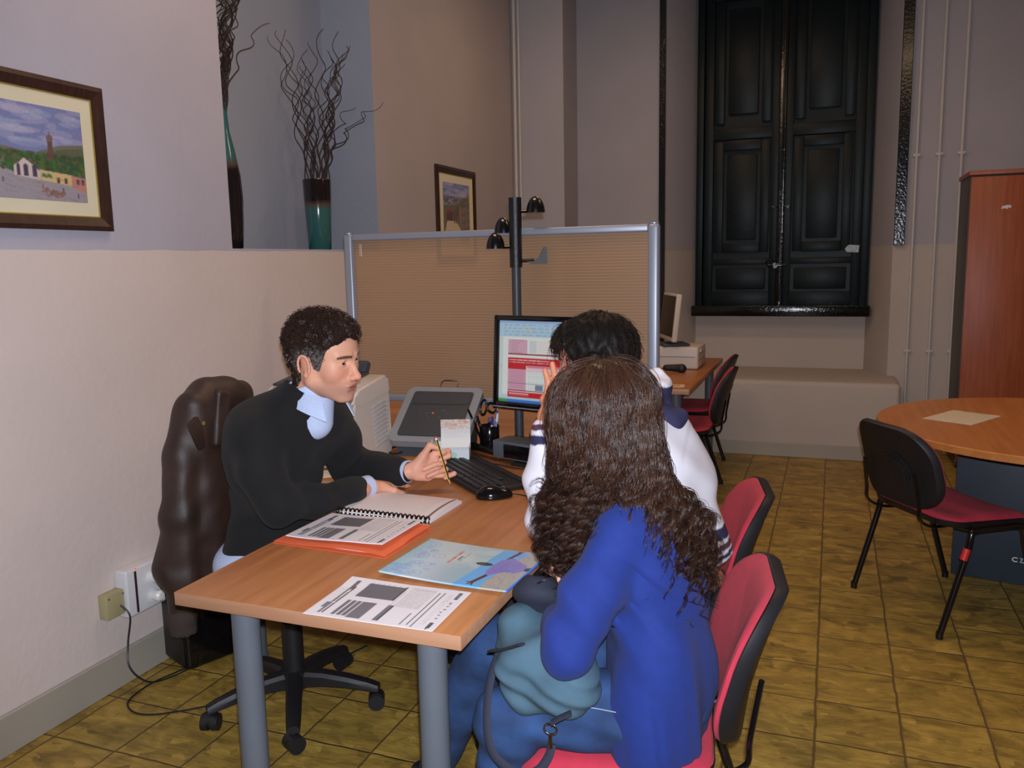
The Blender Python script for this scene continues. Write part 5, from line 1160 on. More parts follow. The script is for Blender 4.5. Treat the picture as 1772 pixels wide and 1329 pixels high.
    blend((1 - abs(z - bz) / (.0058 - .05 * abs(ay - .03))) * 2.2 * (ay > .012) * (ay < .055) * (x > .055), (52, 36, 30), .9)
    for s in (-1, 1):
        c = np.array((.0748, s * .0325, .0005)); d = V - c; dist = np.linalg.norm(d, axis=1); on = (dist < .0127) & (x > .076) & (abs(z) < .0078)
        C[on] = lin3((226, 222, 220)); g_ = np.array((.85, .50 if True else 0, -0.05)); g_ /= np.linalg.norm(g_)
        gz = np.array((.97, GAZE, -.08)); gz = gz / np.linalg.norm(gz); ir = np.linalg.norm(d - gz * .0122, axis=1)
        C[on & (ir < .0060)] = lin3((62, 40, 28)); C[on & (ir < .0028)] = lin3((10, 8, 8))
        lid = (dist > .0126) & (dist < .0146) & (z - c[2] < .0095) & (x > .077) & (abs(y - c[1]) < .014) & (z > c[2] + .005); C[lid] = C[lid] * .45
    return V, F, C
GAZE = -0.25
def xf(V, O, R): return V @ R.T + O
def cap_from(V, F, mask_val, thick, seed, amp=0.002):
    """hair mass: the scalp faces lifted off the skull, fading in at the hairline"""
    N = normals(V, F); keep = (mask_val[F] > -0.002).all(1); Fk = F[keep]; ids = np.unique(Fk); mp = np.full(len(V), -1); mp[ids] = np.arange(len(ids))
    fn = folds(amp, 260, seed, 9); P = V[ids]; h = thick(P) * np.clip((mask_val[ids] + .002) / .014, 0, 1) ** .6 + fn(P[:, 0], P[:, 1], P[:, 2]) * np.clip(mask_val[ids] / .01, 0, 1)
    return P + N[ids] * (h + .0006)[:, None], mp[Fk], N[ids], mask_val[ids]
def hand(f, w_, F_, S_, N_, curl=(.35, .4, .45, .5), L=1.0, thumb=(.6, .35), spread=1.0):
    """five-fingered hand: wrist w_, F_ finger direction, S_ towards the thumb, N_ palm normal (the way fingers curl)"""
    w_, F_, S_, N_ = (np.array(v, float) for v in (w_, F_, S_, N_)); F_ /= np.linalg.norm(F_); S_ -= F_ * (S_ @ F_); S_ /= np.linalg.norm(S_); N_ = N_ - F_ * (N_ @ F_) - S_ * (N_ @ S_); N_ /= np.linalg.norm(N_)
    k = .010
    for i, (sx, fy) in enumerate(((.027, .088), (.009, .092), (-.009, .088), (-.026, .080))):
        m_ = w_ + F_ * fy * L + S_ * sx * L; f.cone(w_ + S_ * sx * .5, m_, .015 * L, .0115 * L, k=.014)
        ln = (.068, .076, .070, .055)[i]; a = 0.15; p = m_; seg = (.45, .31, .24)
        d_side = S_ * (sx * 3.0 * spread)
        for j in range(3):
            a += curl[i] * (0.9 if j else .6); d = F_ * math.cos(a) + N_ * math.sin(a) + d_side * max(0, math.cos(a)) * .5; d /= np.linalg.norm(d)
            q = p + d * ln * seg[j] * L; r0 = (.0088, .0080, .0072)[j] * L; f.cone(p, q, r0, r0 * .92, k=.004); p = q
    t0 = w_ + F_ * .022 * L + S_ * .018 * L; t1 = t0 + (F_ * .55 + S_ * .75 * thumb[0] / .6 + N_ * .25) * .045 * L; t2 = t1 + (F_ * .85 + S_ * .25 + N_ * thumb[1]) * .034 * L; t3 = t2 + (F_ * .9 + S_ * .0 + N_ * thumb[1]) * .024 * L
    f.cone(t0, t1, .015 * L, .0105 * L, k=.012); f.cone(t1, t2, .0098 * L, .009 * L, k=.004); f.cone(t2, t3, .009 * L, .0078 * L, k=.003)
def skincol(V, skin, seed=0, tips=()):
    C = np.tile(lin3(skin), (len(V), 1)); fn = folds(.05, 120, seed); C *= (1 + fn(V[:, 0], V[:, 1], V[:, 2]))[:, None]
    for t_, r_ in tips:
        w_ = np.clip(1.2 - np.linalg.norm(V - np.array(t_), axis=1) / r_, 0, 1)[:, None] * .4; C = C * (1 - w_) + lin3((224, 140, 124)) * w_
    return np.clip(C, 0, 1)
def cloth(name, f, m_, parent, it=2, fold=None, world=True, col=None):
    if fold is not None: f.warp(fold)
    V, F = f.mesh(); V = relax(V, F, it)
    return npobj(name, V, F, m_, parent, world=world, col=None if col is None else col(V))
A_ = np.array
# ---- 1. the man in black, sitting at the left of the desk
def man_black():
    skin = (218, 162, 134); O = A_((-1.335, 1.996, 1.202)); R = RmY(-0.0123, 0.11, 0.081)
    Vh, Fh, Ch = head((-.075, 0, -.21), skin=skin)
    mk = hairmask(Vh); Ch = Ch.copy(); Ch[mk > .002] = lin3((44, 32, 28))
    parts = [(xf(Vh, O, R), Fh, Ch)]
    # left hand: palm to the room, thumb up, pencil between thumb and forefinger
    W0 = A_((-1.238, 2.300, .803)); e1, e2, e3 = A_(CR), A_(CU), -A_(CF)
    hp = lambda px, py, t: W0 + e1 * (px - 708) / 543 + e2 * (818 - py) / 543 + e3 * t
    f = Field(W0 - .13, W0 + A_((.17, .14, .10)), .0019)
    f.cone(A_((-1.40, 2.315, .80)), hp(700, 819, -.002), .031, .026, k=.01); f.cone(hp(700, 819, -.002), hp(716, 816, 0), .026, .024, k=.01)
    for m_, r0 in ((hp(748, 790, -.018), .0135), (hp(751, 802, -.016), .0125), (hp(750, 814, -.014), .012), (hp(744, 826, -.010), .0115)): f.cone(hp(716, 817, -.004), m_, .019, r0, k=.014)
    f.cone(hp(718, 808, .004), hp(730, 792, .006), .019, .015, k=.014); f.cone(hp(720, 826, .002), hp(738, 829, .002), .016, .0125, k=.012)
    f.chain([hp(728, 794, .004), hp(741, 773, .006), hp(755, 777, .010)], [.0135, .0098, .0082], k=.005)                     # thumb
    f.chain([hp(748, 790, -.018), hp(772, 784, -.014), hp(774, 791, .004), hp(759, 798, .013)], [.0105, .0092, .0088, .0076], k=.004)  # forefinger
    f.chain([hp(751, 802, -.016), hp(765, 803, -.004), hp(750, 806, .012), hp(731, 814, .018)], [.0102, .0090, .0085, .0074], k=.003)
    f.chain([hp(750, 814, -.014), hp(768, 815, -.004), hp(754, 819, .011), hp(738, 826, .017)], [.0098, .0088, .0082, .0072], k=.003)
    f.chain([hp(744, 826, -.010), hp(768, 826, -.008), hp(783, 822, .002), hp(768, 829, .011)], [.0095, .0082, .0078, .0070], k=.003)
    V, F = f.mesh(); V = relax(V, F, 1, .4); parts.append((V, F, skincol(V, (220, 162, 136), 1, [(hp(755, 777, .01), .012), (hp(731, 814, .018), .011), (hp(738, 826, .017), .011), (hp(759, 798, .013), .012), (hp(768, 829, .01), .012)])))
    # right hand flat on the desk
    f = Field((-1.43, 2.08, .73), (-1.20, 2.42, .86), .0022); f.cone((-1.34, 2.05, .785), (-1.327, 2.20, .772), .032, .025, k=.01)
    hand(f, (-1.326, 2.205, .768), (.14, .98, -.10), (.98, -.14, .0), (0, 0, -1), curl=(.08, .08, .1, .12)); V, F = f.mesh(); V = relax(V, F, 1, .4); V[:, 2] = np.maximum(V[:, 2], DZ + .001); parts.append((V, F, skincol(V, skin, 2)))
    # trunk and legs under the clothes
    f = Field((-1.85, 1.7, .3), (-1.05, 2.4, 1.1), .012); f.ell((-1.60, 2.06, .56), (.09, .12, .08), k=.03); f.cone((-1.60, 2.06, .56), (-1.52, 2.01, .92), .08, .07, k=.05); f.cone((-1.52, 2.01, .92), (-1.42, 1.99, 1.03), .06, .05, k=.03); V, F = f.mesh(); parts.append((V, F, skincol(V, skin)))
    V, F, C = join_np(parts); body = npobj('person', V - O, F, M_SKIN, None, col=C); body.location = O
    tag(body, 'person in a black sweater holding a pencil, seated left of the desk', 'person')
    # hair: close curls, greying at the sides
    cap, Fc, Nc, mc = cap_from(Vh, Fh, mk, lambda P: np.interp(P[:, 2], [-.08, .0, .04, .1], [.002, .004, .009, .013]), 5, .0022)
    g = np.random.default_rng(7); def_top = lin3((46, 34, 30))
    capc = np.tile(lin3((38, 29, 26)), (len(cap), 1)); side = np.clip((.055 - cap[:, 2]) / .04, 0, 1)[:, None] * (cap[:, 0] > -.06)[:, None]; capc = capc * (1 - side * .6) + lin3((92, 84, 82)) * side * .6
    ids = g.choice(np.nonzero(mc > .003)[0], 3300); P0 = cap[ids]; N0 = Nc[ids]; n = len(ids); K = 11; s = np.linspace(0, 1, K)[None, :, None]
    hgt = np.interp(P0[:, 2], [-.06, .02, .06, .10], [.004, .006, .012, .015]) * g.uniform(.6, 1.2, n); rad = np.interp(P0[:, 2], [-.02, .05, .1], [.0022, .0035, .0048]) * g.uniform(.7, 1.3, n)
    t1 = np.cross(N0, g.normal(size=(n, 3))); t1 /= np.linalg.norm(t1, axis=1, keepdims=True); t2 = np.cross(N0, t1); ph = g.uniform(0, 6.28, n)[:, None, None]; tw = (g.choice([-1, 1], n) * g.uniform(6, 11, n))[:, None, None]
    S = (P0 - N0 * .001)[:, None] + N0[:, None] * hgt[:, None, None] * s + rad[:, None, None] * ((np.cos(ph + tw * s) - np.cos(ph)) * t1[:, None] + (np.sin(ph + tw * s) - np.sin(ph)) * t2[:, None])
    Vs, Fs = strands(S, np.linspace(.0010, .0005, K)); cs = np.where((g.random(n) < np.clip((.05 - P0[:, 2]) / .05, .03, .8) * np.clip((P0[:, 0] + .05) / .03, .15, 1))[:, None], lin3((124, 118, 114)), lin3((56, 38, 30)) * g.uniform(.5, 1.3, (n, 1))); cs = np.repeat(cs, K * 3, 0)
    V, F, C = join_np([(cap, Fc, capc), (Vs, Fs, cs)]); npobj('hair', xf(V, O, R), F, M_HAIR2, body, col=C, world=True)
    # sweater
    f = Field((-1.90, 1.68, .47), (-1.16, 2.48, 1.22), .0055)
    f.ell((-1.60, 2.07, .60), (.135, .17, .13), k=0); f.cone((-1.60, 2.06, .62), (-1.57, 2.04, .80), .130, .128, k=.04); f.ell((-1.525, 2.01, .88), (.108, .165, .14), k=.05); f.cone((-1.50, 1.90, .98), (-1.46, 2.10, .99), .095, .095, k=.06)
    f.cone((-1.52, 1.98, .98), (-1.42, 1.985, 1.075), .11, .074, k=.05); f.ell((-1.555, 1.98, .90), (.075, .12, .11), k=.05)
    f.chain([(-1.485, 1.86, .985), (-1.455, 1.84, .90), (-1.425, 1.87, .80), (-1.39, 1.98, .785), (-1.35, 2.10, .78), (-1.341, 2.135, .779)], [.062, .062, .056, .049, .040, .036], k=.03)
    f.chain([(-1.44, 2.13, 1.0), (-1.46, 2.24, .90), (-1.485, 2.33, .80), (-1.38, 2.325, .80), (-1.275, 2.296, .802)], [.080, .070, .060, .052, .042], k=.04)
    f.warp(lambda X, Y, Z: .0045 * np.sin(70 * (Z + .5 * Y) + 4 * np.sin(9 * X + 6 * Y)) * np.clip((1.0 - Z) * 4, 0, 1) * .6)
    f.warp(folds(.005, 30, 3))
    nO = xf(A_([[-.035, 0, -.10], [-.005, 0, -.17], [-.08, 0, -.2]]), O, R)
    f.cone(nO[0] + A_((0, 0, .12)), nO[2] + A_((0.03, 0, .02)), .066, .066, k=.008, cut=True); f.cone(nO[0] + A_((.02, 0, .0)), nO[0] + A_((.056, 0, -.030)), .048, .018, k=.01, cut=True)
    f.halfspace((.22, .97, .0), -.294 + 2.168 * .97 + .0, k=.003) if False else None
    V, F = f.mesh(); V = relax(V, F, 2); V[:, 2] = np.where((V[:, 0] > -1.371) & (V[:, 2] < DZ + .002), DZ + .002, V[:, 2]); npobj('sweater', V, F, M_KNIT, body, world=True)
    # shirt: collar stand, two collar leaves, cuffs, tail
    f = Field((-1.50, 1.85, .93), (-1.22, 2.13, 1.2), .0035)
    f.cone(nO[0] + A_((-.012, 0, .02)), nO[2] + A_((.040, 0, .0)), .069, .0565, k=0); f.cone(nO[0] + A_((-.012, 0, .10)), nO[2] + A_((.035, 0, .0)), .0645, .046, k=.002, cut=True)
    cn = nO[0] + A_((-.012, 0, .012)); nn = A_((-.30, 0, .95)); f.halfspace(nn, float(nn @ cn), k=.003)
    V, F = f.mesh(); npobj('shirt_collar', relax(V, F, 2), F, M_SHIRT, body, world=True)
    top = nO[0] + A_((-.01, 0, .0))
    for sgn in (-1, 1):   # collar leaves: folded band from the nape to a point on the chest
        rows = []; n_ = 14
        for i in range(n_ + 1):
            u = i / n_; a = math.radians(180 - (132 if sgn < 0 else 165) * u) * sgn
            cpos = nO[0] * (1 - u * .25) + nO[1] * u * .25 + A_((-.012 + .012 * u, 0, .016 - .012 * u))
            din = A_((math.cos(a), math.sin(a) * 1.0, 0)); rad_ = .069 - .004 * u
            hgt = .030 + .034 * max(0, (u - .3) / .7) ** 1.4
            pt = cpos + din * rad_ + A_((0, 0, .0)); lo = cpos + din * (rad_ + .013 + .006 * u) + A_((0.020 * u, sgn * .010 * u * u, -hgt))
            rows.append([pt + A_((0, 0, .001)) + din * -.003, pt + A_((0, 0, .004)), (pt * .6 + lo * .4) + din * .007, lo, lo - din * .003 + A_((0, 0, .0005)), (pt * .6 + lo * .4) + din * .003])
        b = B(); T = [[b.verts.new(p) for p in row] for row in rows]
        for i in range(n_):
            for j in range(6): b.faces.new((T[i][j], T[i + 1][j], T[i + 1][(j + 1) % 6], T[i][(j + 1) % 6]))
        b.faces.new(T[0]); b.faces.new(T[-1][::-1]); bmesh.ops.recalc_face_normals(b, faces=b.faces); obj('collar_leaf', b, M_SHIRT, body, world=True, ang=50)
    for nm, a, c_, r0 in (('shirt_cuff', (-1.343, 2.145, .779), (-1.333, 2.192, .773), .034), ('shirt_cuff', (-1.285, 2.30, .802), (-1.243, 2.294, .803), .0335)):
        b = B(); a, c_ = Vector(a), Vector(c_); prof = [(r0 - .002, 0), (r0 + .001, .6), (r0 + .002, 1.0), (r0 - .001, 1.02), (r0 - .003, .9), (r0 - .005, 0)]; x, y, d = frame(c_ - a); L_ = (c_ - a).length; n_ = 28
        T = [[b.verts.new(a + d * L_ * h_ + (x * math.cos(q) + y * math.sin(q)) * r_) for q in [2 * PI * i / n_ for i in range(n_)]] for r_, h_ in prof]
        for k in range(len(T) - 1):
            for i in range(n_): b.faces.new((T[k][i], T[k][(i + 1) % n_], T[k + 1][(i + 1) % n_], T[k + 1][i]))
        bmesh.ops.recalc_face_normals(b, faces=b.faces); obj(nm, b, M_SHIRT, body, world=True)
    f = Field((-1.84, 1.8, .44), (-1.4, 2.3, .62), .008); f.ell((-1.62, 2.05, .56), (.148, .178, .10), k=0); f.warp(folds(.004, 40, 9)); cloth('shirt_tail', f, M_SHIRT, body)
    f = Field((-1.85, 1.8, .02), (-0.95, 2.6, .62), .009); f.ell((-1.62, 2.07, .53), (.145, .17, .075), k=0)
    for y0, kx, ky, fx, fy in ((1.98, -1.16, 2.12, -1.10, 2.42), (2.16, -1.18, 2.30, -1.22, 2.62)):
        f.chain([(-1.60, y0, .53), (kx, ky, .53), (fx, fy, .12)], [.085, .062, .045], k=.04)
    f.warp(folds(.004, 30, 4)); cloth('trousers', f, M_DENIMD, body)
    for fx, fy in ((-1.10, 2.42), (-1.22, 2.60)):
        f = Field((fx - .12, fy - .12, 0.0), (fx + .2, fy + .12, .16), .006); f.cone((fx - .03, fy, .045), (fx + .12, fy + .01, .035), .042, .036, k=.01); f.cone((fx, fy, .05), (fx, fy, .11), .042, .04, k=.03); f.halfspace((0, 0, -1), -.002); cloth('shoe', f, M_SHOE, body)
    # the pencil
    a, c_ = Vector(hp(751, 757, .013)), Vector(hp(777.5, 842, .019)); d = (c_ - a).normalized(); L_ = (c_ - a).length
    t = thing('pencil', 'yellow and black striped pencil with a red end in the raised hand', 'pencil', a)
    x, y, _ = frame(d); b = B(); n_ = 6
    T = [[b.verts.new(d * h_ + (x * math.cos(q) + y * math.sin(q)) * .0037) for q in [2 * PI * (i + .5) / n_ for i in range(n_)]] for h_ in (.012, L_ - .02)]
    for i in range(n_):
        f_ = b.faces.new((T[0][i], T[0][(i + 1) % n_], T[1][(i + 1) % n_], T[1][i])); f_.material_index = i % 2
    b.faces.new(T[0][::-1]); b.faces.new(T[1]); obj('barrel', b, [mat('pencil_yellow', (226, 190, 50), 0.35), M_BLKG], t)
    b = B(); cyl(b, d * (L_ - .02), d * (L_ - .005), .0037, .0011, n=12); obj('sharpened_tip', b, M_PENCILW, t)
    b = B(); cyl(b, d * (L_ - .005), d * L_, .0011, .0002, n=8); obj('lead', b, M_BLKG, t)
    b = B(); cyl(b, d * .006, d * .0125, .0039, n=12); obj('white_band', b, M_PAPER, t)
    b = B(); cyl(b, d * 0, d * .0062, .0038, n=12); obj('red_end', b, mat('pencil_red', (190, 36, 40), 0.4), t)
man_black()

# ---- 2. the man in the white hoodie
def man_white():
    skin = (196, 132, 112); O = A_((-.602, 2.197, 1.186)); R = RmY(3.2003, 0.14, 0.035)
    Vh, Fh, Ch = head((-.085, 0, -.20), skin=skin); mk = hairmask(Vh, -.004); Ch = Ch.copy(); Ch[mk > .002] = lin3((24, 20, 18)); parts = [(xf(Vh, O, R), Fh, Ch)]
    e1, e2, e3 = A_(CR), A_(CU), -A_(CF); W0 = A_((-.690, 2.040, 1.051))
    hp = lambda px, py, t: W0 + e1 * (px - 935) / 670 + e2 * (738 - py) / 670 + e3 * t
    f = Field(W0 - A_((.1, .1, .14)), W0 + A_((.13, .12, .20)), .0021)
    f.cone(hp(930, 800, 0), hp(935, 738, 0), .031, .0245, k=.01)
    for m_, r_ in ((hp(939, 688, .004), .0125), (hp(953, 684, .0), .0125), (hp(966, 688, -.006), .012), (hp(975, 696, -.012), .0115)): f.cone(hp(937, 734, 0), m_, .019, r_, k=.014)
    f.chain([hp(939, 688, .004), hp(938, 674, .004), hp(932, 655, .002)], [.0108, .0092, .0074], k=.004)
    f.chain([hp(953, 684, .0), hp(949, 662, .002), hp(945, 643, .0)], [.0108, .0092, .0074], k=.004)
    f.chain([hp(966, 688, -.006), hp(971, 668, -.004), hp(968, 652, -.012)], [.0105, .009, .0074], k=.004)
    f.chain([hp(975, 696, -.012), hp(983, 682, -.012), hp(985, 668, -.018)], [.0100, .0085, .007], k=.004)
    f.chain([hp(934, 722, -.010), hp(931, 706, -.030), hp(936, 692, -.042)], [.0135, .0105, .0085], k=.006)
    V, F = f.mesh(); V = relax(V, F, 1, .4); parts.append((V, F, skincol(V, (214, 142, 108), 3)))
    f = Field((-.74, 1.95, .3), (-.12, 2.45, 1.1), .012); f.ell((-.36, 2.22, .55), (.11, .15, .11), k=0); f.cone((-.36, 2.22, .56), (-.44, 2.2, .9), .10, .11, k=.05); f.cone((-.44, 2.2, .9), (-.52, 2.2, 1.0), .09, .055, k=.05); V, F = f.mesh(); parts.append((V, F, skincol(V, skin)))
    f = Field((-.86, 2.28, .72), (-.60, 2.5, .86), .0024); f.cone((-.62, 2.40, .785), (-.70, 2.40, .775), .03, .026, k=.01); hand(f, (-.70, 2.40, .770), (-1, -.1, -.1), (-.1, -1, 0), (0, 0, -1), curl=(.15, .15, .2, .2)); V, F = f.mesh(); V[:, 2] = np.maximum(V[:, 2], DZ + .001); parts.append((V, F, skincol(V, skin)))
    V, F, C = join_np(parts); body = npobj('person', V - O, F, M_SKIN, None, col=C); body.location = O
    tag(body, 'person with short dark hair in a white hooded sweatshirt, hand raised to the face', 'person')
    # hair
    cap, Fc, Nc, mc = cap_from(Vh, Fh, mk, lambda P: np.interp(P[:, 2], [-.09, -.03, .04, .1], [.003, .008, .014, .016]) + .006 * (P[:, 0] > .05), 8, .002)
    g = np.random.default_rng(3); capc = np.tile(lin3((20, 17, 16)), (len(cap), 1))
    ids = g.choice(np.nonzero(mc > .001)[0], 5200); P0 = cap[ids] - Nc[ids] * .003; N0 = Nc[ids]; n = len(ids); K = 7; cr = A_((-.05, .0, .13)); fl = P0 - cr; fl -= N0 * (fl * N0).sum(1, keepdims=True); fl /= np.linalg.norm(fl, axis=1, keepdims=True) + 1e-6
    fl += g.normal(size=(n, 3)) * .2; Lh = np.interp(P0[:, 2], [-.09, 0, .06, .1], [.010, .022, .034, .036]) * g.uniform(.7, 1.2, n) * np.where(P0[:, 0] > .04, 1.15, 1); s = np.linspace(0, 1, K)[None, :, None]
    wv = g.normal(size=(n, 1, 3)) * .002 * np.sin(s * 5)
    S = P0[:, None] + Lh[:, None, None] * (N0[:, None] * (.24 * s - .22 * s ** 2) + fl[:, None] * (.9 * s)) - N0[:, None] * (Lh ** 2 / .15)[:, None, None] * s ** 2 + wv + A_((0, 0, -.006)) * s ** 2
    Vs, Fs = strands(S, np.linspace(.0010, .0004, K)); cs = np.repeat(lin3((40, 30, 25)) * g.uniform(.3, 1.3, (n, 1)), K * 3, 0)
    V, F, C = join_np([(cap, Fc, capc), (Vs, Fs, cs)]); npobj('hair', xf(V, O, R), F, M_HAIR2, body, col=C, world=True)
    # sweatshirt with striped bands painted on the knit
    navy, white, plum = lin3((44, 44, 78)), lin3((232, 230, 240)), lin3((92, 52, 70))
    M_HOOD = vmat('sweatshirt_cotton', 0.85, bump=0.25, bscale=700)
    f = Field((-.86, 1.90, .50), (-.12, 2.52, 1.12), .0055)
    f.ell((-.375, 2.22, .66), (.135, .175, .10), k=0); f.cone((-.37, 2.22, .66), (-.40, 2.21, .82), .130, .128, k=.04); f.ell((-.425, 2.205, .90), (.125, .185, .13), k=.06); f.cone((-.47, 2.10, .985), (-.47, 2.31, .985), .088, .088, k=.06); f.cone((-.45, 2.2, .98), (-.525, 2.2, 1.03), .10, .076, k=.05)
    wr = hp(931, 762, 0); el = A_((-.672, 2.02, .785))
    f.chain([(-.50, 2.05, .985), (-.59, 2.02, .88), el, el * .5 + wr * .5 + A_((-.006, 0, 0)), wr], [.078, .068, .058, .050, .036], k=.04)
    f.chain([(-.50, 2.37, .985), (-.58, 2.43, .88), (-.60, 2.43, .80), (-.66, 2.41, .785)], [.078, .068, .055, .042], k=.04)
    f.warp(lambda X, Y, Z: .004 * np.sin(55 * Z + 30 * X + 3 * np.sin(12 * Y)) * np.clip((Z - .66) * 8, 0, 1) * np.clip((1.02 - Z) * 8, 0, 1)); f.warp(folds(.005, 26, 12))
    nb = xf(A_([[-.03, 0, -.08], [-.09, 0, -.22]]), O, R); f.cone(nb[0] + A_((0, 0, .1)), nb[1], .064, .064, k=.01, cut=True); f.halfspace((.28, 0, -1), .28 * -.25 - .655, k=.004)
    V, F = f.mesh(); V = relax(V, F, 2); V[:, 2] = np.where((V[:, 0] < -.655) & (V[:, 2] < DZ + .002), DZ + .002, V[:, 2])
    hz = V[:, 2] - .28 * (V[:, 0] + .25); C = np.tile(white, (len(V), 1)); hem = V[:, 0] > -.60
    for z0, z1, c_ in ((.655, .668, white), (.668, .680, navy), (.680, .690, white), (.690, .708, plum), (.708, .720, white), (.720, .755, navy)): C[(hz >= z0) & (hz < z1) & hem] = c_
    al = (V - wr) @ ((el - wr) / np.linalg.norm(el - wr)); nearw = (np.linalg.norm(V - wr - np.outer(al, (el - wr) / np.linalg.norm(el - wr)), axis=1) < .06) & (al < .12) & (V[:, 0] < -.60)
    for z0, z1, c_ in ((-.05, -.022, white), (-.022, -.008, plum), (-.008, .006, white), (.006, .030, navy)): C[(al >= z0) & (al < z1) & nearw] = c_
    npobj('sweatshirt', V, F, M_HOOD, body, world=True, col=C)
    # hood lying on the shoulders
    HS = A_((-.030, 0, .022)); f = Field((-.66, 2.0, .96), (-.30, 2.42, 1.24), .004)
    f.chain([A_(p) + HS for p in ((-.545, 2.08, 1.03), (-.49, 2.075, 1.05), (-.43, 2.12, 1.08), (-.405, 2.2, 1.09), (-.43, 2.29, 1.08), (-.49, 2.33, 1.05))], [.022, .030, .038, .040, .036, .026], k=.03)
    f.cone((-.46, 2.10, 1.075), (-.375, 2.16, 1.045), .034, .026, k=.03); f.cone((-.375, 2.16, 1.045), (-.45, 2.28, 1.06), .026, .028, k=.03); f.cone((-.465, 2.14, 1.145), (-.435, 2.22, 1.15), .018, .018, k=.010); f.cone((-.50, 2.13, 1.135), (-.485, 2.20, 1.15), .016, .014, k=.004); f.cone((-.535, 2.11, 1.12), (-.51, 2.16, 1.13), .014, .012, k=.004)
    f.warp(folds(.006, 85, 21)); V, F = f.mesh(); V = relax(V, F, 2)
    lim = 1.133 - .15 * (V[:, 0] + .45); C = np.where((V[:, 2] > lim)[:, None], white, navy); npobj('hood', V, F, M_HOOD, body, world=True, col=C)
    f = Field((-1.05, 2.0, .01), (-.14, 2.55, .66), .009); f.ell((-.35, 2.22, .53), (.135, .17, .09), k=0)
    for y0, ky, fx, fy in ((2.14, 2.10, -.80, 2.12), (2.30, 2.40, -.85, 2.44)): f.chain([(-.37, y0, .53), (-.77, ky, .53), (fx, fy, .10)], [.09, .064, .045], k=.04)
    f.warp(folds(.004, 30, 4)); cloth('jeans', f, M_DENIMD, body)
    for fx, fy in ((-.80, 2.12), (-.85, 2.44)):
        f = Field((fx - .2, fy - .1, 0.0), (fx + .12, fy + .1, .16), .006); f.cone((fx + .03, fy, .045), (fx - .12, fy, .035), .042, .036, k=.01); f.cone((fx, fy, .05), (fx, fy, .11), .042, .04, k=.03); f.halfspace((0, 0, -1), -.002); cloth('shoe', f, M_SHOE, body)
man_white()

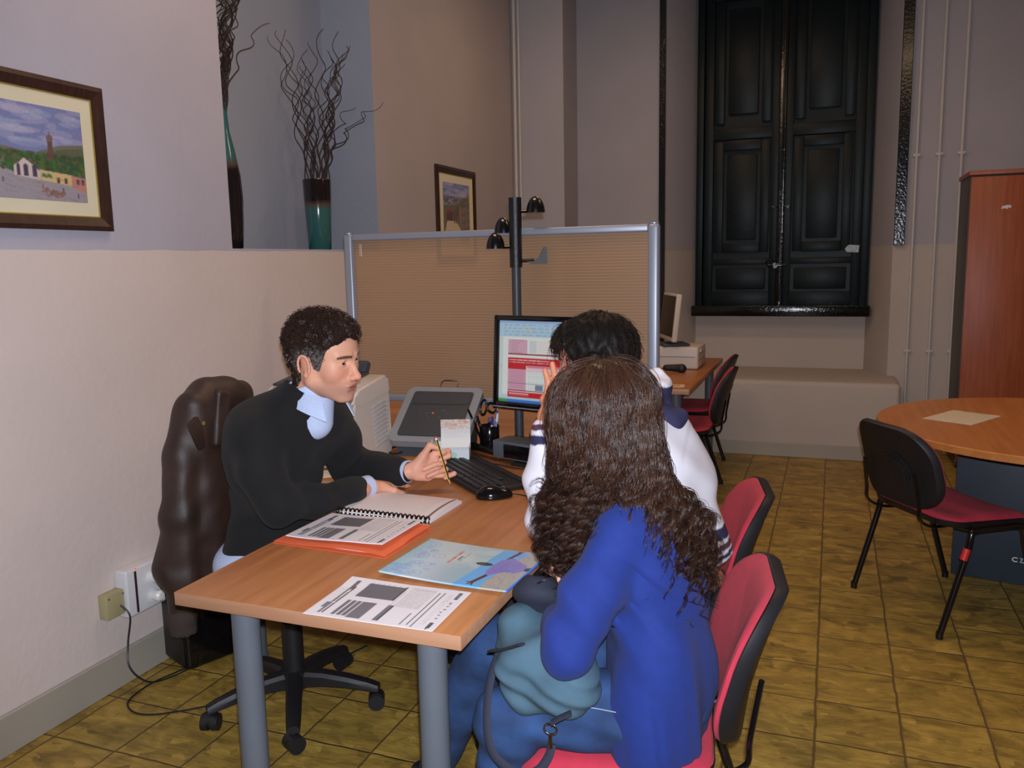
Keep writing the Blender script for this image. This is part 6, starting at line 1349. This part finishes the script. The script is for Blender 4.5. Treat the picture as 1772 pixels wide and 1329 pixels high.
# ---- 3. the woman in blue
def woman_blue():
    skin = (216, 164, 144); O = A_((-.446, 1.68, 1.122)); R = RmY(3.12, 0.30, 0.0)
    Vh, Fh, Ch = head((-.05, 0, -.21), female=True, skin=skin, res=.003); mk = hairmask(Vh, -.006); Ch = Ch.copy(); Ch[mk > .002] = lin3((36, 22, 16)); parts = [(xf(Vh, O, R), Fh, Ch)]
    f = Field((-.62, 1.40, .62), (-.34, 1.86, .86), .0024)   # both hands hug the bag
    f.cone((-.50, 1.52, .735), (-.505, 1.60, .735), .027, .022, k=.01); hand(f, (-.505, 1.60, .735), (-.35, .9, .12), (0, .1, 1), (-.9, -.35, 0), curl=(.3, .3, .35, .4), L=.9)
    f.cone((-.47, 1.72, .715), (-.455, 1.66, .715), .027, .022, k=.01); hand(f, (-.455, 1.66, .715), (.28, -.95, -.02), (0, -.1, 1), (-.9, -.3, 0), curl=(.2, .2, .25, .3), L=.9)
    V, F = f.mesh(); V = relax(V, F, 1, .4); parts.append((V, F, skincol(V, (224, 168, 150), 5)))
    f = Field((-.6, 1.4, .3), (-.1, 1.95, 1.1), .012); f.ell((-.32, 1.69, .54), (.09, .14, .10), k=0); f.cone((-.32, 1.69, .55), (-.36, 1.68, .85), .08, .09, k=.05); f.cone((-.36, 1.68, .85), (-.41, 1.68, .98), .08, .045, k=.05); V, F = f.mesh(); parts.append((V, F, skincol(V, skin)))
    V, F, C = join_np(parts); body = npobj('person', V - O, F, M_SKIN, None, col=C); body.location = O
    tag(body, 'person with long wavy brown hair in a royal blue cardigan, seen from behind', 'person')
    # cardigan
    f = Field((-.62, 1.34, .44), (-.12, 2.0, 1.08), .0052)
    f.ell((-.312, 1.67, .56), (.106, .172, .26), k=0); f.cone((-.315, 1.67, .56), (-.325, 1.675, .76), .103, .104, k=.04); f.ell((-.34, 1.67, .82), (.102, .155, .14), k=.05); f.cone((-.375, 1.60, .92), (-.375, 1.76, .92), .066, .066, k=.05); f.cone((-.36, 1.68, .91), (-.405, 1.68, .98), .075, .054, k=.05)
    f.cone((-.325, 1.55, .40), (-.31, 1.56, .70), .062, .062, k=.05)
    f.chain([(-.385, 1.56, .915), (-.415, 1.50, .82), (-.452, 1.452, .712), (-.485, 1.52, .728), (-.50, 1.585, .735)], [.060, .056, .052, .040, .032], k=.025)
    f.chain([(-.385, 1.80, .92), (-.45, 1.85, .81), (-.48, 1.87, .71), (-.475, 1.78, .715), (-.465, 1.70, .715)], [.068, .06, .052, .042, .033], k=.03)
    f.warp(lambda X, Y, Z: .0055 * np.sin(48 * (X * .6 + Y) + 10 * Z) * np.clip((.72 - Z) * 6, 0, 1) + .004 * np.sin(60 * (Z + X) + 14 * Y) * np.clip((Z - .62) * 6, 0, 1) * np.clip((.95 - Z) * 6, 0, 1)); f.warp(folds(.005, 32, 31)); f.warp(lambda X, Y, Z: .009 * (1 - abs(np.sin(46 * (Z + .9 * X) + 10 * Y))) ** 3 * np.exp(-((X + .33) ** 2 + (Y - 1.54) ** 2) / .012 - (Z - .84) ** 2 / .006)); f.warp(lambda X, Y, Z: .006 * (1 - abs(np.sin(40 * X + 16 * Y + 6 * Z))) ** 3 * np.clip((.70 - Z) * 5, 0, 1))
    f.halfspace((.10, 0, -1), -.03 - .452, k=.002); cloth('cardigan', f, M_BLUEK, body)
    # jeans
    f = Field((-1.08, 1.34, .02), (-.16, 1.98, .66), .0065); f.ell((-.33, 1.68, .53), (.12, .17, .085), k=0)
    f.chain([(-.34, 1.595, .53), (-.48, 1.55, .535), (-.605, 1.505, .510), (-.645, 1.56, .28), (-.68, 1.62, .09)], [.085, .078, .062, .052, .043], k=.03)
    f.chain([(-.34, 1.78, .53), (-.56, 1.78, .54), (-.755, 1.770, .535), (-.868, 1.815, .32), (-.965, 1.87, .10)], [.085, .078, .064, .055, .046], k=.03)
    f.warp(lambda X, Y, Z: .004 * np.sin(80 * Z + 30 * X + 20 * Y) * np.clip((X + .9) * 3, 0, 1)); f.warp(folds(.004, 34, 14)); cloth('jeans', f, M_DENIM, body)
    b = B(); tube(b, smooth_path([(-.335, 1.517, .562), (-.45, 1.487, .58), (-.56, 1.462, .568)], 8), .0011, n=5); tube(b, smooth_path([(-.79, 1.725, .565), (-.86, 1.765, .40), (-.925, 1.815, .22), (-.965, 1.84, .08)], 8), .0011, n=5); obj('side_seam', b, M_STITCH, body, world=True)
    for fx, fy in ((-.69, 1.63), (-.968, 1.88)):
        f = Field((fx - .2, fy - .1, 0.0), (fx + .12, fy + .1, .16), .006); f.cone((fx + .03, fy, .04), (fx - .075, fy + .05, .032), .038, .032, k=.01); f.cone((fx, fy, .05), (fx, fy, .10), .04, .038, k=.03); f.halfspace((0, 0, -1), -.002); cloth('shoe', f, M_SHOE, body)
    # hair
    cap, Fc, Nc, mc = cap_from(Vh, Fh, mk, lambda P: np.full(len(P), .010), 8, .001); capc = np.tile(lin3((40, 24, 16)), (len(cap), 1)); Wc = xf(cap, O, R)
    g = np.random.default_rng(12); Nw = Nc @ R.T
    e1, e3 = A_(CR), -A_(CF); e3 = A_((e3[0], e3[1], 0)); e3 /= np.linalg.norm(e3); e1 = A_((e1[0], e1[1], 0)); e1 /= np.linalg.norm(e1)
    NG = 620; ids = g.choice(np.nonzero(mc > .006)[0], NG * 3); ids = ids[(cap[ids][:, 0] < .07)][:NG]; NG = len(ids); K = 44; s = np.linspace(0, 1, K)
    paths = []; cols = []
    for q, i in enumerate(ids):
        p0 = Wc[i]; n0 = Nw[i]; d = A_((n0[0], n0[1])); rel = A_((p0[0] - O[0], p0[1] - O[1])) + d * .03; ang = math.atan2(rel[1], rel[0]) + g.normal() * .16
        c2 = A_((math.cos(ang), math.sin(ang))); back = max(0, c2[0]); inner = g.uniform(.70, 1.0) if g.random() < .6 else g.uniform(.95, 1.06)
        bot = A_((-.425, 1.665, 0)) + A_((c2[0] * .160, c2[1] * .140, 0)) * inner
        bot[2] = g.uniform(.80, .95) + .05 * (1 - back) - (.07 if c2[1] < -.3 and c2[0] < .2 else 0) - .04 * back + (-.06 if g.random() < .15 else 0)
        if c2[0] > -.1: bot[0] += .05 * back + .02
        ri = .5 + .5 * inner
        mid = O + A_((c2[0] * .106 + .008, c2[1] * .096, -.02)); mid2 = O + A_((c2[0] * .126 * ri + .02, c2[1] * .118 * ri, -.13))
        hc_ = O + R @ A_((-.012, 0, .03)); d0 = (p0 - hc_) / np.linalg.norm(p0 - hc_); d1 = A_((c2[0], c2[1], -.25)); d1 /= np.linalg.norm(d1); ca = float(np.clip(d0 @ d1, -1, 1)); om = math.acos(ca); nst = max(1, int(om / .35)); over = []
        r0_ = np.linalg.norm(p0 - hc_) + g.uniform(.002, .010); lay = g.uniform(.86, 1.0)
        for t_ in range(1, nst + 1):
            u_ = t_ / nst; dd = (math.sin((1 - u_) * om) * d0 + math.sin(u_ * om) * d1) / max(math.sin(om), 1e-3); over.append(hc_ + dd * (r0_ * (1 - u_) + (.108 * lay + .008) * u_))
        pts = [p0 - n0 * .004] + over + [mid2, mid2 * .45 + bot * .55 + A_((c2[0], c2[1], 0)) * .010, bot]
        path = np.array([tuple(v) for v in smooth_path([Vector(p) for p in pts], 9)]); acc = np.r_[0, np.cumsum(np.linalg.norm(np.diff(path, axis=0), axis=1))]; Ltot = acc[-1]
        P = np.stack([np.interp(s * Ltot, acc, path[:, k]) for k in range(3)], 1)
        T = np.gradient(P, axis=0); T /= np.linalg.norm(T, axis=1, keepdims=True) + 1e-9; A = np.cross(T, A_((c2[0], c2[1], 0.05))); A /= np.linalg.norm(A, axis=1, keepdims=True) + 1e-9; Bn = np.cross(T, A)
        ph = 2.2 * math.sin(2.3 * ang + 1) + 1.6 * math.sin(5.1 * ang) + g.normal() * .45; wl = .074 + .012 * math.sin(3.7 * ang)
        amp = .0030 + np.clip((s - .18) * 1.3, 0, 1) * .0125; th = (s * Ltot) ** 1.12 / wl * 1.12 * 2 * PI + ph
        guide = P + (amp * np.cos(th))[:, None] * A + (amp * .75 * np.sin(th))[:, None] * Bn
        m_ = 17; spread = g.normal(size=(m_, 1, 2)) * (np.interp(s, [0, .2, .6, .9, 1], [.0065, .0062, .0045, .0028, .001]))[None, :, None]
        jit = g.uniform(0, 6.28, (m_, 1)); ex = .0011 * s[None]
        st = guide[None] + (spread[..., 0] + ex * np.cos(th * .8 + jit))[..., None] * A[None] + (spread[..., 1] + ex * np.sin(th * .8 + jit))[..., None] * Bn[None]
        lf = np.clip(g.normal(.93, .09, m_), .6, 1.0)                    # uneven ends
        for j in range(m_):
            x_ = s * lf[j] * (K - 1); i0 = np.minimum(x_.astype(int), K - 2); w_ = (x_ - i0)[:, None]; st[j] = st[j][i0] * (1 - w_) + st[j][i0 + 1] * w_
        paths.append(st); cols.append(np.tile(lin3((60, 38, 28)) * g.uniform(.5, 1.6), (m_, 1)) * g.uniform(.85, 1.15, (m_, 1)))
    S = np.concatenate(paths); cc = np.concatenate(cols)
    Vs, Fs = strands(S, np.interp(s, [0, .1, .8, 1], [.0006, .0007, .00062, .00022])); grad = np.interp(np.tile(np.repeat(s, 3), len(S)), [0, .25, 1], [1.3, 1.0, .6]); cs = np.repeat(cc, K * 3, 0) * grad[:, None]
    V, F, C = join_np([(Wc, Fc, capc), (Vs, Fs, cs)]); npobj('hair', V, F, M_HAIR, body, col=C, world=True)
woman_blue()

# ---- shoulder bag on her lap
M_BAG = mat('teal_canvas', (66, 94, 110), 0.85, var=0.12, scale=14, bump=0.4, bscale=600); M_WEB = mat('dark_webbing', (34, 38, 54), 0.8, bump=0.3, bscale=700)
t = thing('shoulder_bag', 'teal canvas shoulder bag with navy straps on the lap of the woman in blue', 'bag', (-.55, 1.53, .66))
f = Field((-.76, 1.34, .54), (-.36, 1.74, .80), .0045); Rb = np.array(Matrix.Rotation(math.radians(18), 3, 'Z')) @ np.array(Matrix.Rotation(math.radians(-16), 3, 'Y'))
f.box((-.525, 1.515, .645), (.098, .075, .075), .045, R=Rb, k=0); f.ell((-.475, 1.465, .62), (.070, .06, .055), k=.03); f.ell((-.585, 1.56, .69), (.055, .07, .055), k=.03)
f.warp(lambda X, Y, Z: .004 * np.sin(60 * (X + .5 * Z) + 5 * np.sin(30 * Z))); f.warp(folds(.005, 40, 6)); V, F = f.mesh(); V = relax(V, F, 2); npobj('bag_body', V, F, M_BAG, t, world=True)
f = Field((-.68, 1.48, .66), (-.44, 1.74, .84), .004); f.ell((-.562, 1.60, .752), (.058, .066, .040), R=np.array(Matrix.Rotation(math.radians(-38), 3, 'X')), k=0); f.warp(lambda X, Y, Z: .0022 * np.sin(170 * np.hypot(X + .562, Y - 1.6))); V, F = f.mesh(); npobj('rolled_flap', relax(V, F, 1), F, M_WEB, t, world=True)
b = B(); tube(b, smooth_path([(-.615, 1.53, .69), (-.625, 1.47, .62), (-.62, 1.43, .55), (-.595, 1.40, .50), (-.54, 1.385, .478), (-.50, 1.385, .49), (-.478, 1.393, .52), (-.472, 1.40, .545)], 8), .009, n=8, flat=.35); obj('shoulder_strap', b, M_WEB, t, world=True)
b = B(); tube(b, smooth_path([(-.625, 1.475, .675), (-.585, 1.44, .70), (-.54, 1.425, .725)], 6), .011, n=8, flat=.3); obj('webbing_loop', b, M_WEB, t, world=True)
b = B(); tube(b, smooth_path([(-.435, 1.405, .612), (-.455, 1.398, .602), (-.470, 1.393, .592)], 5), .011, n=8, flat=.3); obj('webbing_loop', b, M_WEB, t, world=True)
b = B(); c0 = Vector((-.472, 1.392, .580)); tube(b, [c0 + Vector((.013 * math.cos(a), 0, .011 * math.sin(a))) for a in [2 * PI * k / 14 for k in range(14)]], .0018, n=6, closed=True); tube(b, [c0 + Vector((0, 0, -.011)), c0 + Vector((0, -.002, -.028)), c0 + Vector((0, -.002, -.038))], .004, n=8); obj('metal_clasp', b, M_CHROME, t, world=True)

# ---- leather jacket over the swivel chair
def jacket():
    M_LTH = mat('brown_leather', (54, 38, 32), 0.5, var=0.3, scale=10, bump=0.2, bscale=420)
    t = thing('leather_jacket', 'dark brown leather jacket hung over the back of the swivel chair', 'jacket', (-1.90, 2.05, .75))
    f = Field((-2.12, 1.70, .22), (-1.66, 2.44, 1.20), .006)
    f.box((-1.862, 2.15, .84), (.052, .17, .24), .045, R=np.array(Matrix.Rotation(math.radians(6), 3, 'Z')), k=0)
    f.box((-1.87, 2.14, .62), (.058, .17, .20), .05, k=.03)
    f.chain([(-1.862, 2.05, .995), (-1.858, 2.11, 1.055), (-1.85, 2.19, 1.05), (-1.83, 2.27, .97)], [.052, .050, .044, .030], k=.04)
    f.chain([(-1.868, 2.04, 1.0), (-1.875, 1.995, .88), (-1.88, 1.965, .70), (-1.88, 1.955, .50), (-1.88, 1.95, .37)], [.056, .056, .056, .050, .040], k=.022)
    f.cone((-1.87, 2.10, .80), (-1.88, 2.08, .46), .066, .078, k=.04); f.cone((-1.86, 2.2, .85), (-1.87, 2.20, .46), .05, .062, k=.05); f.cone((-1.91, 2.0, .66), (-1.92, 1.955, .53), .05, .050, k=.04)
    f.warp(lambda X, Y, Z: .0045 * np.sin(55 * (Y + .5 * X + .10 * Z) + 1.2 * np.sin(4 * Z)) * np.clip((1.02 - Z) * 4, .1, 1) + .0012 * np.sin(38 * Z - 60 * Y + 3 * np.sin(9 * Z)) * np.clip((Z - .3) * 2, 0, 1)); V, F = f.mesh(); npobj('jacket_body', relax(V, F, 2), F, M_LTH, t, world=True)
    f = Field((-1.98, 1.84, .22), (-1.78, 2.04, .42), .004); f.cone((-1.88, 1.945, .37), (-1.88, 1.95, .30), .044, .038, k=0); f.cone((-1.88, 1.95, .20), (-1.88, 1.95, .285), .05, .05, k=.003, cut=True); f.warp(lambda X, Y, Z: .0015 * np.sin(np.arctan2(Y - 1.95, X + 1.88) * 30)); V, F = f.mesh(); npobj('knit_cuff', relax(V, F, 1), F, mat('brown_rib', (58, 48, 44), 0.9, bump=0.4, bscale=300), t, world=True)
    b = B(); box(b, (0, 0, 0), (.016, .045, .10), r=.004, seg=2, rot=(Matrix.Rotation(math.radians(24), 3, 'X'))); b.transform(Matrix.Translation((-1.806, 1.995, .955))); obj('epaulette', b, M_LTH, t, world=True)
    b = B(); lathe(b, [(0, 0), (.006, 0), (.006, .002), (0, .004)], n=14); b.transform(Matrix.Translation((-1.797, 2.012, .985)) @ Matrix.Rotation(PI / 2, 4, 'Y')); obj('brass_stud', b, M_GOLD, t, world=True)
    f = Field((-1.96, 1.92, .90), (-1.74, 2.22, 1.16), .0045); f.box((-1.798, 2.09, .985), (.016, .030, .090), .012, R=np.array(Matrix.Rotation(math.radians(-12), 3, 'X')), k=0); f.warp(folds(.003, 60, 2)); V, F = f.mesh(); npobj('collar', relax(V, F, 1), F, M_LTH, t, world=True)
    b = B(); tube(b, smooth_path([(-1.80, 2.13, .60), (-1.80, 2.14, .56), (-1.80, 2.13, .52)], 5), .004, n=6); obj('zip', b, M_CHROME, t, world=True)
jacket()
